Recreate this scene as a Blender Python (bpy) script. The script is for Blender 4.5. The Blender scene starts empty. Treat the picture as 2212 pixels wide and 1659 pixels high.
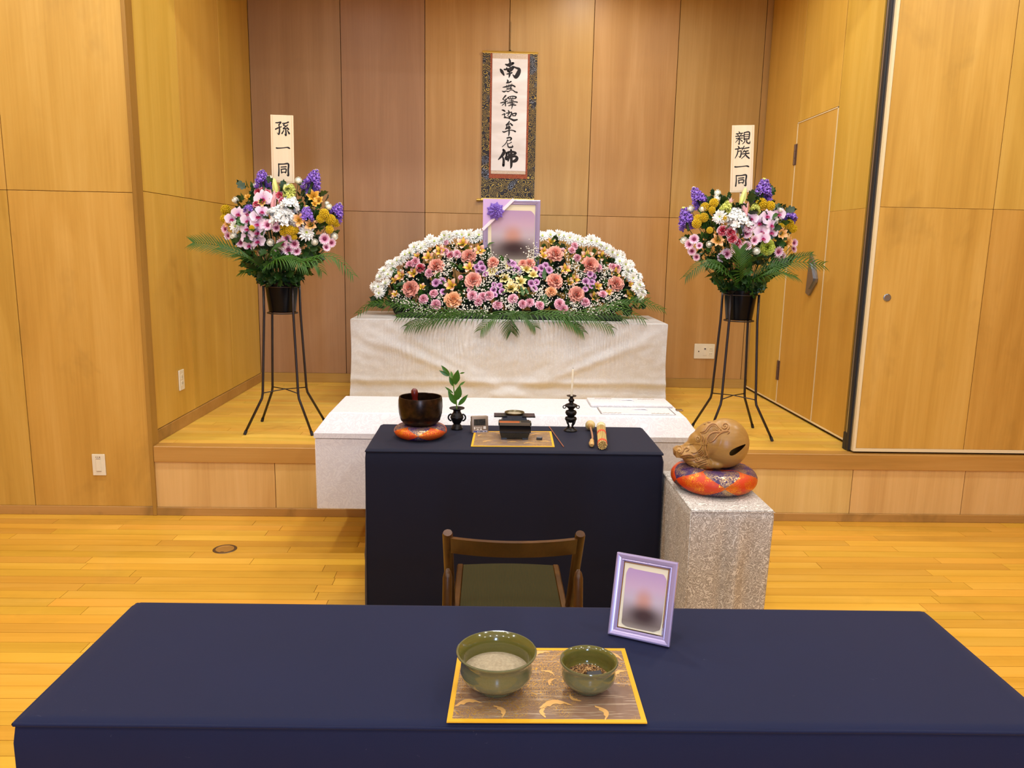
import bpy, bmesh, math, random
from math import pi, sin, cos, radians, sqrt, atan2
from mathutils import Vector, Matrix, Quaternion, noise
from mathutils.bvhtree import BVHTree

random.seed(7)
SC = bpy.context.scene
COL = SC.collection
V = Vector

# ------------------------------------------------------------------ camera
F_PX, PITCH, ROLL, YAW, CAM_H = 1667.22, .1754, .0197, .0303, 1.5017
_c, _s = cos(YAW), sin(YAW)
_r0, _f0, _z0 = V((_c, -_s, 0)), V((_s, _c, 0)), V((0, 0, 1))
FWD = cos(PITCH) * _f0 - sin(PITCH) * _z0
_u0 = sin(PITCH) * _f0 + cos(PITCH) * _z0
CR = cos(ROLL) * _r0 + sin(ROLL) * _u0
CU = -sin(ROLL) * _r0 + cos(ROLL) * _u0
CAM = V((0, 0, CAM_H))
cam_d = bpy.data.cameras.new('camera')
cam = bpy.data.objects.new('camera', cam_d)
COL.objects.link(cam)
cam_d.sensor_fit = 'HORIZONTAL'
cam_d.sensor_width = 36
cam_d.lens = F_PX * 36 / 2212
cam_d.clip_start = .05
m = Matrix((CR, CU, -FWD)).transposed().to_4x4()
m.translation = CAM
cam.matrix_world = m
SC.camera = cam


def ray(px, py):
    return FWD * F_PX + CR * (px - 1106) - CU * (py - 829.5)


def at(px, py, Y):
    """point of the room seen at a pixel, at depth Y"""
    d = ray(px, py)
    return CAM + d * (Y / d.y)


# ------------------------------------------------------------------ light
SC.view_settings.view_transform = 'Standard'
SC.view_settings.look = 'None'
SC.view_settings.gamma = 1
SC.view_settings.use_curve_mapping = False
SC.view_settings.exposure = 0.0
w = bpy.data.worlds.new('world')
SC.world = w
w.use_nodes = True
w.node_tree.nodes['Background'].inputs[0].default_value = (.8, .82, .9, 1)
w.node_tree.nodes['Background'].inputs[1].default_value = .05


def area(name, loc, target, sx, sy, power, color, shape='RECTANGLE', spread=pi):
    l = bpy.data.lights.new(name, 'AREA')
    l.shape = shape
    l.size = sx
    l.size_y = sy
    l.energy = power
    l.color = color
    l.spread = spread
    o = bpy.data.objects.new(name, l)
    o.location = loc
    d = V(target) - V(loc)
    o.rotation_euler = d.to_track_quat('-Z', 'Y').to_euler()
    COL.objects.link(o)
    return o


WARM = (.96, .985, 1)
for ix, x in enumerate((-3.1, -1.55, 0, 1.55, 3.1)):
    for iy, y in enumerate((-2.4, -.5, 1.4, 3.3)):
        area('ceiling_lamp', (x, y, 3.57), (x, y, 0), .22, .22, 22 if iy == 3 else 14.5, WARM, 'DISK', pi)
# downlight near the rear wall; front row added to brighten the stage
for x, y, p in ((-1.15, 4.75, 8), (.25, 4.75, 12), (1.45, 4.75, 12), (.7, 5.55, 10)):
    area('stage_lamp_and_fill', (x, y, 3.55), (x, y + .12, 0), .2, .2, p, (1, .985, .95), 'DISK', 2.8)
# daylight of the tall window in the rear wall of the hall
area('window_daylight', (.25, -4.85, 1.75), (.25, 0, 1.3), .55, 2.5, 190, (.40, .60, 1))


# ------------------------------------------------------------------ helpers
def lin(c):
    def f(v):
        v /= 255.
        return v / 12.92 if v <= .04045 else ((v + .055) / 1.055) ** 2.4
    return (f(c[0]), f(c[1]), f(c[2]), 1)


class NT:
    def __init__(s, name):
        s.m = bpy.data.materials.new(name)
        s.m.use_nodes = True
        s.t = s.m.node_tree
        s.b = s.t.nodes['Principled BSDF']

    def n(s, typ, **kw):
        nd = s.t.nodes.new(typ)
        for k, v in kw.items():
            if isinstance(k, str) and hasattr(nd, k):
                setattr(nd, k, v)
        return nd

    def l(s, a, b):
        s.t.links.new(a, b)

    def math(s, op, a, b=None, c=None):
        nd = s.n('ShaderNodeMath', operation=op)
        for i, v in enumerate((a, b, c)):
            if v is None:
                continue
            if hasattr(v, 'node'):
                s.l(v, nd.inputs[i])
            else:
                nd.inputs[i].default_value = v
        return nd.outputs[0]

    def noise(s, vec, scale, detail=3, rough=.5, dist=0):
        nd = s.n('ShaderNodeTexNoise')
        nd.inputs['Scale'].default_value = scale
        nd.inputs['Detail'].default_value = detail
        nd.inputs['Roughness'].default_value = rough
        nd.inputs['Distortion'].default_value = dist
        if vec is not None:
            s.l(vec, nd.inputs['Vector'])
        return nd.outputs['Fac']

    def mapping(s, vec, scale=(1, 1, 1), loc=(0, 0, 0), rot=(0, 0, 0)):
        nd = s.n('ShaderNodeMapping')
        nd.inputs['Scale'].default_value = scale
        nd.inputs['Location'].default_value = loc
        nd.inputs['Rotation'].default_value = rot
        s.l(vec, nd.inputs['Vector'])
        return nd.outputs[0]

    def ramp(s, fac, stops, interp='LINEAR'):
        nd = s.n('ShaderNodeValToRGB')
        nd.color_ramp.interpolation = interp
        e = nd.color_ramp.elements
        while len(e) < len(stops):
            e.new(.5)
        for el, (p, c) in zip(e, stops):
            el.position = p
            el.color = c if len(c) == 4 else lin(c)
        s.l(fac, nd.inputs[0])
        return nd.outputs[0]

    def mix(s, fac, a, b, blend='MIX'):
        nd = s.n('ShaderNodeMix', data_type='RGBA', blend_type=blend)
        for i, v in ((0, fac), (6, a), (7, b)):
            if hasattr(v, 'node'):
                s.l(v, nd.inputs[i])
            else:
                nd.inputs[i].default_value = v if i == 0 or len(v) == 4 else lin(v)
        return nd.outputs[2]

    def pos(s):
        return s.n('ShaderNodeNewGeometry').outputs['Position']

    def objc(s):
        return s.n('ShaderNodeTexCoord').outputs['Object']

    def rnd(s):
        return s.n('ShaderNodeObjectInfo').outputs['Random']

    def bump(s, h, strength=.2, dist=.002):
        nd = s.n('ShaderNodeBump')
        nd.inputs['Strength'].default_value = strength
        nd.inputs['Distance'].default_value = dist
        s.l(h, nd.inputs['Height'])
        s.l(nd.outputs[0], s.b.inputs['Normal'])

    def set(s, **kw):
        names = dict(color='Base Color', rough='Roughness', metal='Metallic', spec='Specular IOR Level', coat='Coat Weight', coatr='Coat Roughness', sheen='Sheen Weight', sub='Subsurface Weight', trans='Transmission Weight')
        for k, v in kw.items():
            i = s.b.inputs[names[k]]
            if hasattr(v, 'node'):
                s.l(v, i)
            elif k == 'color':
                i.default_value = v if len(v) == 4 else lin(v)
            else:
                i.default_value = v
        return s.m


def plain(name, c, rough=.6, metal=0., vary=0., sub=0., spec=.5, coat=0.):
    t = NT(name)
    if vary:
        r = t.rnd()
        hs = t.n('ShaderNodeHueSaturation')
        hs.inputs['Color'].default_value = lin(c)
        t.l(t.math('MULTIPLY_ADD', r, vary * 2, 1 - vary), hs.inputs['Value'])
        t.set(color=hs.outputs[0])
    else:
        t.set(color=c)
    return t.set(rough=rough, metal=metal, spec=spec, coat=coat)


def wood(name, dark, mid, light, grain='Z', rough=.42, stretch=1., vary=.07, coarse=1., spec=.4, hue=(.493, .014), blotch=0.):
    t = NT(name)
    r = t.rnd()
    comb = t.n('ShaderNodeCombineXYZ')
    for i, k in enumerate((31., 17., 53.)):
        t.l(t.math('MULTIPLY', r, k), comb.inputs[i])
    add = t.n('ShaderNodeVectorMath', operation='ADD')
    t.l(t.pos(), add.inputs[0])
    t.l(comb.outputs[0], add.inputs[1])
    a, b = 7. * coarse, .55 * stretch
    s1 = {'Z': (a, a, b), 'X': (b, a, a), 'Y': (a, b, a)}[grain]
    a2, b2 = 90. * coarse, 1.6 * stretch
    s2 = {'Z': (a2, a2, b2), 'X': (b2, a2, a2), 'Y': (a2, b2, a2)}[grain]
    n1 = t.noise(t.mapping(add.outputs[0], s1), 1, 5, .55, .8)
    n2 = t.noise(t.mapping(add.outputs[0], s2), 1, 3, .6, .2)
    f = t.math('ADD', t.math('MULTIPLY', n1, .75), t.math('MULTIPLY', n2, .25))
    c = t.ramp(f, [(.28, dark), (.5, mid), (.72, light)])
    hs = t.n('ShaderNodeHueSaturation')
    t.l(c, hs.inputs['Color'])
    t.l(t.math('MULTIPLY_ADD', r, vary * 2, 1 - vary), hs.inputs['Value'])
    r2 = t.math('FRACT', t.math('MULTIPLY', r, 7.3))
    t.l(t.math('MULTIPLY_ADD', r2, hue[1], hue[0]), hs.inputs['Hue'])
    t.bump(n2, .08, .001)
    col = hs.outputs[0]
    if blotch:      # old water stains and wear
        nb = t.ramp(t.noise(t.mapping(t.pos(), (3.1, 3.1, 1.7)), 1, 4, .65, .4), [(.56, (0, 0, 0, 1)), (.70, (1, 1, 1, 1))])
        col = t.mix(t.math('MULTIPLY', nb, blotch), col, tuple(v * .62 for v in dark))
    return t.set(color=col, rough=rough, spec=spec)


def damask(name, ground, figure, scale=20., freq=46., rough=.55, mixw=1., coords='pos', line=.0, metal=0.):
    """cloth woven with a curling scroll figure"""
    t = NT(name)
    p = t.pos() if coords == 'pos' else t.objc()
    n1 = t.noise(p, scale, 1.5, .5, 1.6)
    sn = t.math('SINE', t.math('MULTIPLY', n1, freq))
    n2 = t.noise(p, scale * 4, 2, .5, .5)
    f = t.math('ADD', t.math('MULTIPLY', sn, .5), t.math('MULTIPLY', n2, .5))
    msk = t.ramp(f, [(.18 + line, (0, 0, 0, 1)), (.4 + line, (1, 1, 1, 1))])
    t.set(color=t.mix(msk, ground, figure))
    rr = t.math('MULTIPLY_ADD', msk, -.18, rough + .1)
    t.bump(msk, .12, .0006)
    return t.set(rough=rr, metal=metal)


class G:
    """mesh collector"""
    def __init__(s):
        s.v, s.f, s.m = [], [], []

    def add(s, verts, faces, mi=0, M=None):
        o = len(s.v)
        s.v += [tuple(M @ V(p)) if M else tuple(p) for p in verts]
        s.f += [tuple(i + o for i in f) for f in faces]
        s.m += [mi] * len(faces)
        return s

    def box(s, a, b, mi=0, M=None):
        x0, y0, z0 = a
        x1, y1, z1 = b
        return s.add([(x0, y0, z0), (x1, y0, z0), (x1, y1, z0), (x0, y1, z0), (x0, y0, z1), (x1, y0, z1), (x1, y1, z1), (x0, y1, z1)],
                     [(0, 3, 2, 1), (4, 5, 6, 7), (0, 1, 5, 4), (1, 2, 6, 5), (2, 3, 7, 6), (3, 0, 4, 7)], mi, M)

    def bbox(s, a, b, r=.003, mi=0, M=None, seg=1):
        """box with bevelled edges"""
        bm = bmesh.new()
        bmesh.ops.create_cube(bm, size=1)
        for v in bm.verts:
            v.co = V((a[i] + (v.co[i] + .5) * (b[i] - a[i]) for i in range(3)))
        bmesh.ops.bevel(bm, geom=bm.edges[:], offset=r, segments=seg, affect='EDGES', profile=.5)
        bm.verts.index_update()
        s.add([v.co[:] for v in bm.verts], [[v.index for v in f.verts] for f in bm.faces], mi, M)
        bm.free()
        return s

    def lathe(s, prof, n=32, c=(0, 0, 0), mi=0, M=None, sx=1., sy=1., cap=False):
        vs, fs = [], []
        for r, z in prof:
            for k in range(n):
                a = 2 * pi * k / n
                vs.append((c[0] + r * cos(a) * sx, c[1] + r * sin(a) * sy, c[2] + z))
        for i in range(len(prof) - 1):
            for k in range(n):
                k2 = (k + 1) % n
                fs.append((i * n + k, i * n + k2, (i + 1) * n + k2, (i + 1) * n + k))
        if cap and prof[0][0] > 1e-5:
            fs.append(tuple(range(n))[::-1])
        if cap and prof[-1][0] > 1e-5:
            fs.append(tuple(range((len(prof) - 1) * n, len(prof) * n)))
        return s.add(vs, fs, mi, M)

    def tube(s, pts, r, n=8, mi=0, cap=True):
        pts = [V(p) for p in pts]
        rs = r if isinstance(r, (list, tuple)) else [r] * len(pts)
        up = None
        vs, fs = [], []
        for i, p in enumerate(pts):
            d = (pts[min(i + 1, len(pts) - 1)] - pts[max(i - 1, 0)]).normalized()
            if up is None:
                up = V((0, 0, 1)) if abs(d.z) < .9 else V((1, 0, 0))
            x = d.cross(up).normalized()
            up = x.cross(d).normalized()
            for k in range(n):
                a = 2 * pi * k / n
                vs.append(p + (x * cos(a) + up * sin(a)) * rs[i])
        for i in range(len(pts) - 1):
            for k in range(n):
                k2 = (k + 1) % n
                fs.append((i * n + k, i * n + k2, (i + 1) * n + k2, (i + 1) * n + k))
        if cap:
            fs.append(tuple(range(n))[::-1])
            fs.append(tuple(range((len(pts) - 1) * n, len(pts) * n)))
        return s.add(vs, fs, mi)

    def ball(s, c, r, n=10, mi=0, M=None):
        R = r if isinstance(r, (list, tuple)) else (r, r, r)
        h = max(4, n // 2)
        vs, fs = [(c[0], c[1], c[2] - R[2])], []
        for i in range(1, h):
            t = -pi / 2 + pi * i / h
            for k in range(n):
                a = 2 * pi * k / n
                vs.append((c[0] + R[0] * cos(t) * cos(a), c[1] + R[1] * cos(t) * sin(a), c[2] + R[2] * sin(t)))
        vs.append((c[0], c[1], c[2] + R[2]))
        for k in range(n):
            k2 = (k + 1) % n
            fs.append((0, 1 + k2, 1 + k))
            for i in range(h - 2):
                fs.append((1 + i * n + k, 1 + i * n + k2, 1 + (i + 1) * n + k2, 1 + (i + 1) * n + k))
            fs.append((len(vs) - 1, 1 + (h - 2) * n + k, 1 + (h - 2) * n + k2))
        return s.add(vs, fs, mi, M)

    def grid(s, fn, nu, nv, mi=0, M=None):
        vs = [fn(i / nu, j / nv) for j in range(nv + 1) for i in range(nu + 1)]
        fs = [(j * (nu + 1) + i, j * (nu + 1) + i + 1, (j + 1) * (nu + 1) + i + 1, (j + 1) * (nu + 1) + i) for j in range(nv) for i in range(nu)]
        return s.add(vs, fs, mi, M)

    def prism(s, poly, d, mi=0, M=None):
        """outline in XZ, extruded along Y by d"""
        n = len(poly)
        vs = [(x, 0, z) for x, z in poly] + [(x, d, z) for x, z in poly]
        fs = [tuple(range(n)), tuple(range(2 * n - 1, n - 1, -1))]
        fs += [(i, (i + 1) % n + 0, (i + 1) % n + n, i + n)[::-1] for i in range(n)]
        return s.add(vs, fs, mi, M)

    def mesh(s, name, mats, smooth=False):
        me = bpy.data.meshes.new(name)
        me.from_pydata(s.v, [], s.f)
        for mm in (mats if isinstance(mats, (list, tuple)) else [mats]):
            me.materials.append(mm)
        if any(s.m):
            me.polygons.foreach_set('material_index', s.m)
        if smooth:
            me.polygons.foreach_set('use_smooth', [True] * len(s.f))
            if smooth != 'all':
                me.set_sharp_from_angle(angle=radians(smooth if smooth is not True else 40))
        me.update()
        return me


def link(name, data, parent=None, loc=(0, 0, 0), rot=(0, 0, 0), kind=None, label=None):
    o = bpy.data.objects.new(name, data)
    COL.objects.link(o)
    o.location = loc
    o.rotation_euler = rot
    if parent:
        o.parent = parent
    if kind:
        o['kind'] = kind
    if label:
        o['label'] = label
    return o


def obj(name, g, mats, parent=None, smooth=False, loc=(0, 0, 0), rot=(0, 0, 0), kind=None, label=None):
    return link(name, g.mesh(name, mats, smooth), parent, loc, rot, kind, label)


def tag(o, label, cat, group=None, kind=None):
    o['label'] = label
    o['category'] = cat
    if group:
        o['group'] = group
    if kind:
        o['kind'] = kind
    return o


def thing(name, label, cat, loc=(0, 0, 0), rz=0, group=None):
    return tag(link(name, None, None, loc, (0, 0, rz)), label, cat, group)


def struct(name, g, mats, smooth=False, parent=None):
    return obj(name, g, mats, parent, smooth, kind='structure')


def smoothline(pts, n=6):
    """Catmull-Rom through points of any dimension"""
    if len(pts) < 3:
        k = len(pts[0])
        return [tuple(pts[0][q] + (pts[1][q] - pts[0][q]) * i / n for q in range(k)) for i in range(n + 1)]
    P = [pts[0]] + list(pts) + [pts[-1]]
    out = []
    for i in range(1, len(P) - 2):
        for j in range(n):
            t = j / n
            out.append(tuple(.5 * ((2 * b) + (-a + c) * t + (2 * a - 5 * b + 4 * c - d) * t * t + (-a + 3 * b - 3 * c + d) * t ** 3)
                             for a, b, c, d in zip(P[i - 1], P[i], P[i + 1], P[i + 2])))
    out.append(tuple(pts[-1]))
    return out


def quat_to(d):
    return V(d).to_track_quat('Z', 'Y')

# ------------------------------------------------------------------ materials
W_BACK = wood('ply_back', (168, 124, 62), (180, 137, 73), (194, 152, 90), vary=.04)
W_BACK_DIM = wood('ply_back_dim_reddish', (152, 114, 74), (162, 124, 82), (174, 136, 94), vary=.03)
W_SIDE = wood('ply_side', (192, 148, 54), (204, 160, 66), (214, 172, 80), vary=.04)
W_FRONT = wood('ply_front', (178, 132, 50), (198, 152, 66), (212, 168, 84), coarse=.8, vary=.03, blotch=.2)
W_RISER = wood('ply_riser', (196, 154, 84), (214, 174, 102), (224, 186, 118), vary=.04)
W_TRIM = wood('trim_wood', (144, 102, 36), (162, 118, 46), (176, 132, 60), rough=.4)
W_NOSE = wood('nosing_wood', (154, 114, 46), (176, 132, 60), (188, 146, 74), grain='X', rough=.4)
W_BASE = wood('baseboard_wood', (160, 120, 54), (178, 136, 66), (190, 148, 80), grain='X', blotch=.5)
W_FLOOR = wood('floor_wood', (196, 146, 42), (212, 162, 54), (222, 174, 72), grain='X', rough=.32, vary=.13, stretch=1.4, spec=.4, hue=(.489, .013), blotch=.12)
W_STAGE = wood('stage_wood', (214, 166, 60), (228, 182, 76), (236, 194, 94), grain='X', rough=.32, vary=.08, stretch=1.4, spec=.45)
M_GAP = plain('dark_gap', (66, 34, 12), .9)
M_CEIL = plain('ceiling_paint', (232, 228, 220), .9)
M_REAR = plain('rear_wall_paint', (206, 180, 140), .8)
M_BLACKRUB = plain('black_rubber', (24, 24, 26), .5)
M_SILVER = plain('aluminium', (180, 178, 170), .35, 1.)
M_CREAM = plain('cream_edge', (226, 206, 160), .5)
M_IVORY = plain('ivory_plastic', (226, 216, 186), .4)
M_DARK = plain('dark_slot', (40, 30, 20), .6)
M_HINGE = plain('bronze_hinge', (120, 96, 78), .4, .8)
M_STEEL = plain('steel_grey', (150, 152, 156), .3, .9)

# ------------------------------------------------------------------ room
YF, YB, ZS = 4.14, 6.197, .3952
XL, XR = -1.8386, 2.112
ZC = 3.6

# floors: dark subfloor with separate planks
fl = struct('floor', G().box((-5, -5, -.1), (5, YF + .02, -.006)), plain('floor_joint', (120, 74, 20), .8))
unit = G().bbox((0, 0, -1), (1, 1, 0), .0)
PL = {}


def plank_mesh(mat):
    if mat.name not in PL:
        PL[mat.name] = G().box((0, 0, -1), (1, 1, 0)).mesh('plank', mat)
    return PL[mat.name]


def lay(parent, mat, x0, x1, y0, y1, z, wid, length, seed, thick, skip=None):
    rr = random.Random(seed)
    y = y1
    while y > y0 + .01:
        wy = min(wid, y - y0)
        x = x0 - rr.random() * length
        while x < x1:
            L = length * rr.uniform(.72, 1.1)
            a, b = max(x, x0), min(x + L, x1)
            if b - a > .02 and not (skip and skip(a, b, y)):
                o = link('plank', plank_mesh(mat), parent, (a + .0011, y - wy + .0011, z + rr.uniform(-.0004, 0)))
                o.scale = (b - a - .0022, wy - .0022, thick)
            x += L
        y -= wid


def hidden(a, b, y):
    e = .64 * y + 1.15
    if b < -e - .1 or a > e + .1:
        return True
    if y < 1.62 and a > -.78 and b < .98:
        return True
    return False


lay(fl, W_FLOOR, -3.4, 3.4, 1.85, YF, 0, .0735, 1.05, 3, .006, hidden)
nf = G().box((-5, -5, -.006), (5, 1.849, -.0004)).box((-5, 1.849, -.006), (-3.41, YF, -.0004)).box((3.41, 1.849, -.006), (5, YF, -.0004))
struct('floor_near', nf, W_FLOOR)
# floor beyond the planked strip at the two sides
sf = struct('stage_floor', G().box((XL - .1, YF + .03, .2), (5, YB + .1, ZS - .006)), W_STAGE)
sf.name = 'floor_stage'
lay(sf, W_STAGE, XL, XR - .002, YF + .075, YB, ZS, .0735, 1.05, 11, .006)

# stage front: riser panels, nosing, baseboard
rs = struct('wall_riser', G().box((XL, YF + .02, 0), (5, YF + .03, ZS - .01)), M_GAP)
xs = [XL + .004, -1.175, -.53, .12, .77, 1.415, 2.06, 2.705, 3.35, 4.0, 4.9]
for a, b in zip(xs[:-1], xs[1:]):
    obj('panel', G().bbox((a + .0016, YF + .006, .046), (b - .0016, YF + .02, .306), .0012), W_RISER, rs)
struct('baseboard_riser', G().bbox((XL, YF - .004, 0), (5, YF + .021, .046), .002), W_BASE)
struct('trim_1', G().bbox((XL + .012, YF - .006, .306), (5, YF + .0745, ZS), .003), W_NOSE)

# back wall
bw = struct('wall_back', G().box((XL - .2, YB + .012, 0), (5, YB + .1, ZC)), M_GAP)
xs = [XL, -1.153, -.52, .118, .756, 1.405, 2.066, XR + .03]
for i, (a, b) in enumerate(zip(xs[:-1], xs[1:])):
    mt = W_BACK_DIM if i in (0, 1) else W_BACK  # left two columns: dimmer light put into a darker, redder ply colour
    for z0, z1 in ((ZS + .074, 1.7545), (1.7555, ZC)):
        obj('panel', G().bbox((a + .0022, YB, z0 + .0008), (b - .0022, YB + .014, z1 - .0008), .0012), mt, bw)
struct('baseboard_back', G().bbox((XL, YB - .008, ZS), (XR, YB + .012, ZS + .074), .002), W_BASE)
# stage left wall
lw = struct('wall_left', G().box((XL - .1, YF + .02, 0), (XL - .014, YB + .1, ZC)), M_GAP)
ys = [YF + .07, 4.80, 5.53, YB]
for a, b in zip(ys[:-1], ys[1:]):
    for z0, z1 in ((ZS + .07, 1.7545), (1.7555, ZC)):
        obj('panel', G().bbox((XL - .016, a + .0016, z0 + .0008), (XL, b - .0016, z1 - .0008), .0012), W_SIDE, lw)
struct('baseboard_left', G().bbox((XL - .01, YF + .07, ZS), (XL + .008, YB - .008, ZS + .068), .002), W_BASE)
# hall wall to the left of the stage
hw = struct('wall_front', G().box((-5, YF + .014, 0), (XL - .012, YF + .08, ZC)), M_GAP)
xs = [-5, -4.4, -3.77, -3.128, -2.487, XL - .008]
for a, b in zip(xs[:-1], xs[1:]):
    for z0, z1 in ((.05, 1.74), (1.7412, ZC)):
        obj('panel', G().bbox((a + .0018, YF, z0 + .0007), (b - .0018, YF + .016, z1 - .0007), .0012), W_FRONT, hw)
struct('baseboard_front', G().bbox((-5, YF - .006, 0), (XL - .008, YF + .014, .05), .002), W_BASE)
struct('trim_2', G().bbox((XL - .009, YF - .010, 0), (XL + .012, YF + .072, ZC), .002), W_TRIM)
# header over the stage opening
struct('trim_3', G().box((XL + .012, YF + .02, 3.12), (5, YF + .2, ZC)), W_FRONT)
# right stage wall with a flush door
rw = struct('wall_right', G().box((XR + .014, 4.43, ZS), (XR + .1, YB + .1, ZC)), M_GAP)
D0, D1, DT = 4.888, 5.515, 2.385
ZB = ZS + .016
for y0, y1, z0, z1 in ((4.412, D0 - .006, ZB, 1.7575), (4.412, D0 - .006, 1.7582, ZC), (D0 - .002, D1 + .002, DT + .006, ZC), (D1 + .006, YB - .012, ZB, 1.7575), (D1 + .006, YB - .012, 1.7582, ZC)):
    obj('panel', G().bbox((XR, y0 + .0015, z0), (XR + .016, y1 - .0015, z1), .0012), W_SIDE, rw)
dr = struct('door_1', G().bbox((XR + .0005, D0 + .004, ZB + .006), (XR + .0145, D1 - .004, DT - .004), .0012), W_SIDE)
e = G()
e.box((XR - .002, D0 - .006, ZB), (XR + .012, D0 + .0035, DT + .004))
e.box((XR - .002, D1 - .0035, ZB), (XR + .012, D1 + .006, DT + .004))
e.box((XR - .002, D0 - .006, DT - .004), (XR + .012, D1 + .006, DT + .002))
obj('edge_band', e, M_CREAM, dr, label='cream edging strip round the door leaf')
for z in (2.175, .655):
    g = G()
    for k in range(3):
        g.lathe([(.0085, 0), (.0085, .045)], 10, (XR - .006, D1 + .004, z - .07 + k * .0466), cap=True)
    g.box((XR - .004, D1 - .02, z - .07), (XR + .001, D1 + .028, z + .07))
    obj('hinge', g, M_HINGE, dr, 30)
g = G()
tri = [(-.055, .14), (-.075, -.12), (-.02, -.135), (.075, -.045), (.08, -.02), (.02, .08)]
Mh = Matrix.Translation((XR - .001, 5.045, 1.36)) @ Matrix.Rotation(radians(-90), 4, 'Z')
g.prism([(x, z) for x, z in tri], -.012, M=Mh)
g.prism([(x * .62 + .006, z * .62 - .008) for x, z in tri], -.022, M=Mh)
obj('handle', g, M_STEEL, dr, label='brushed metal triangular pull plate')
g = G().bbox((XR - .004, 4.412, ZS + .014), (XR + .012, YB - .012, ZS + .024), .001)
struct('trim_4', g, M_CREAM)

# sliding partition on the right, in front of the stage
px = 2.056
pt = struct('wall_partition', G().box((px + .004, YF + .035, ZS + .016), (5, YF + .13, ZC)), M_GAP)
xs = [px + .012, 2.686, 3.32, 3.95, 4.9]
for a, b in zip(xs[:-1], xs[1:]):
    for z0, z1 in ((ZS + .03, 1.7505), (1.7512, ZC)):
        obj('panel', G().bbox((a + .0016, YF + .02, z0 + .0005), (b - .0016, YF + .036, z1 - .0005), .0012), W_FRONT, pt)
obj('bottom_rail', G().box((px, YF + .019, ZS + .012), (5, YF + .04, ZS + .03)), M_CREAM, pt, label='cream bottom rail of the partition')
obj('edge_strip', G().box((px - .002, YF + .02, ZS + .012), (px + .012, YF + .042, ZC)), M_CREAM, pt, label='cream edge strip')
obj('edge_strip', G().box((px - .003, YF + .042, ZS + .012), (px + .008, YF + .062, ZC)), M_SILVER, pt, label='aluminium edge strip')
obj('seal', G().bbox((px - .012, YF + .062, ZS + .003), (px + .008, YF + .094, ZC), .004), M_BLACKRUB, pt, label='black rubber seal')
obj('edge_strip', G().box((px - .006, YF + .094, ZS + .01), (px + .008, YF + .118, ZC)), M_SILVER, pt)
obj('edge_strip', G().box((px + .0, YF + .118, ZS + .002), (px + .03, YF + .136, ZC)), M_BLACKRUB, pt)
obj('foot_block', G().bbox((px - .012, YF + .094, ZS + .001), (px + .01, YF + .135, ZS + .1), .002), M_BLACKRUB, pt)
g = G().lathe([(.0, -.001), (.021, -.001), (.021, .002), (.017, .004), (.0, .003)], 24, M=Matrix.Translation((2.158, YF + .0195, 1.271)) @ Matrix.Rotation(radians(90), 4, 'X'))
obj('lock_disc', g, M_STEEL, pt, 30, label='round grey metal disc set in the partition')

# rest of the hall (behind and beside the camera)
struct('ceiling', G().box((-5, -5, ZC), (5, YB + .1, ZC + .1)), M_CEIL)
struct('wall_side_1', G().box((-5.1, -5, 0), (-5, YF + .1, ZC)), W_FRONT).name = 'wall_west'
struct('wall_side_2', G().box((5, -5, 0), (5.1, YB + .1, ZC)), W_FRONT).name = 'wall_east'
struct('wall_rear', G().box((-5.1, -5.1, 0), (5.1, -5, ZC)), M_REAR)

# wall plates
def plate(name, label, cat, M, w_, h_, bits, group=None):
    t = tag(link(name, None), label, cat, group)
    t.matrix_world = M
    obj('cover_plate', G().bbox((-w_ / 2, -.008, -h_ / 2), (w_ / 2, 0, h_ / 2), .003, seg=2), M_IVORY, t)
    for nm, a, b, d, mt in bits:
        obj(nm, G().bbox((a[0], -.008 - d, a[1]), (b[0], -.006, b[1]), .001), mt, t)
    return t


plate('wall_outlet', 'wide ivory outlet plate low on the rear wall behind the right flower stand', 'outlet',
      Matrix.Translation((1.75, YB - .0005, .697)), .168, .122,
      [('terminal', (-.052, -.006), (-.043, .004), .001, M_DARK), ('coax_cover', (-.012, -.036), (.018, .036), .002, M_IVORY), ('coax_socket', (-.004, .014), (.01, .028), .004, M_STEEL),
       ('socket', (.038, .004), (.066, .036), .002, M_IVORY), ('socket', (.038, -.036), (.066, -.004), .002, M_IVORY),
       ('slot', (.044, .014), (.047, .026), .0026, M_DARK), ('slot', (.056, .014), (.059, .026), .0026, M_DARK), ('slot', (.044, -.026), (.047, -.014), .0026, M_DARK), ('slot', (.056, -.026), (.059, -.014), .0026, M_DARK)])
plate('wall_outlet', 'narrow ivory outlet plate on the side wall of the stage above its baseboard', 'outlet',
      Matrix.Translation((XL + .0005, 4.59, .684)) @ Matrix.Rotation(radians(90), 4, 'Z'), .072, .122,
      [('socket', (-.014, .004), (.014, .036), .002, M_IVORY), ('socket', (-.014, -.036), (.014, -.004), .002, M_IVORY),
       ('slot', (-.008, .012), (-.005, .026), .0026, M_DARK), ('slot', (.005, .012), (.008, .026), .0026, M_DARK), ('slot', (-.008, -.026), (-.005, -.012), .0026, M_DARK), ('slot', (.005, -.026), (.008, -.012), .0026, M_DARK)])
plate('light_switch', 'ivory rocker switch plate on the hall wall beside the stage step', 'switch',
      Matrix.Translation((-2.124, YF - .0005, .287)), .07, .12,
      [('rocker', (-.013, -.034), (.013, .034), .004, M_IVORY), ('mark', (-.014, .041), (-.008, .047), .0004, M_HINGE), ('mark', (-.005, .041), (.001, .047), .0004, M_HINGE), ('mark', (.004, .041), (.012, .047), .0004, M_HINGE),
       ('seam', (-.013, .033), (.013, .035), .0045, M_HINGE), ('seam', (-.013, -.036), (.013, -.034), .003, M_HINGE)])
t = thing('floor_outlet', 'round brass floor outlet lid set in the hall planks', 'floor outlet', (-1.297, 3.662, 0))
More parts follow.
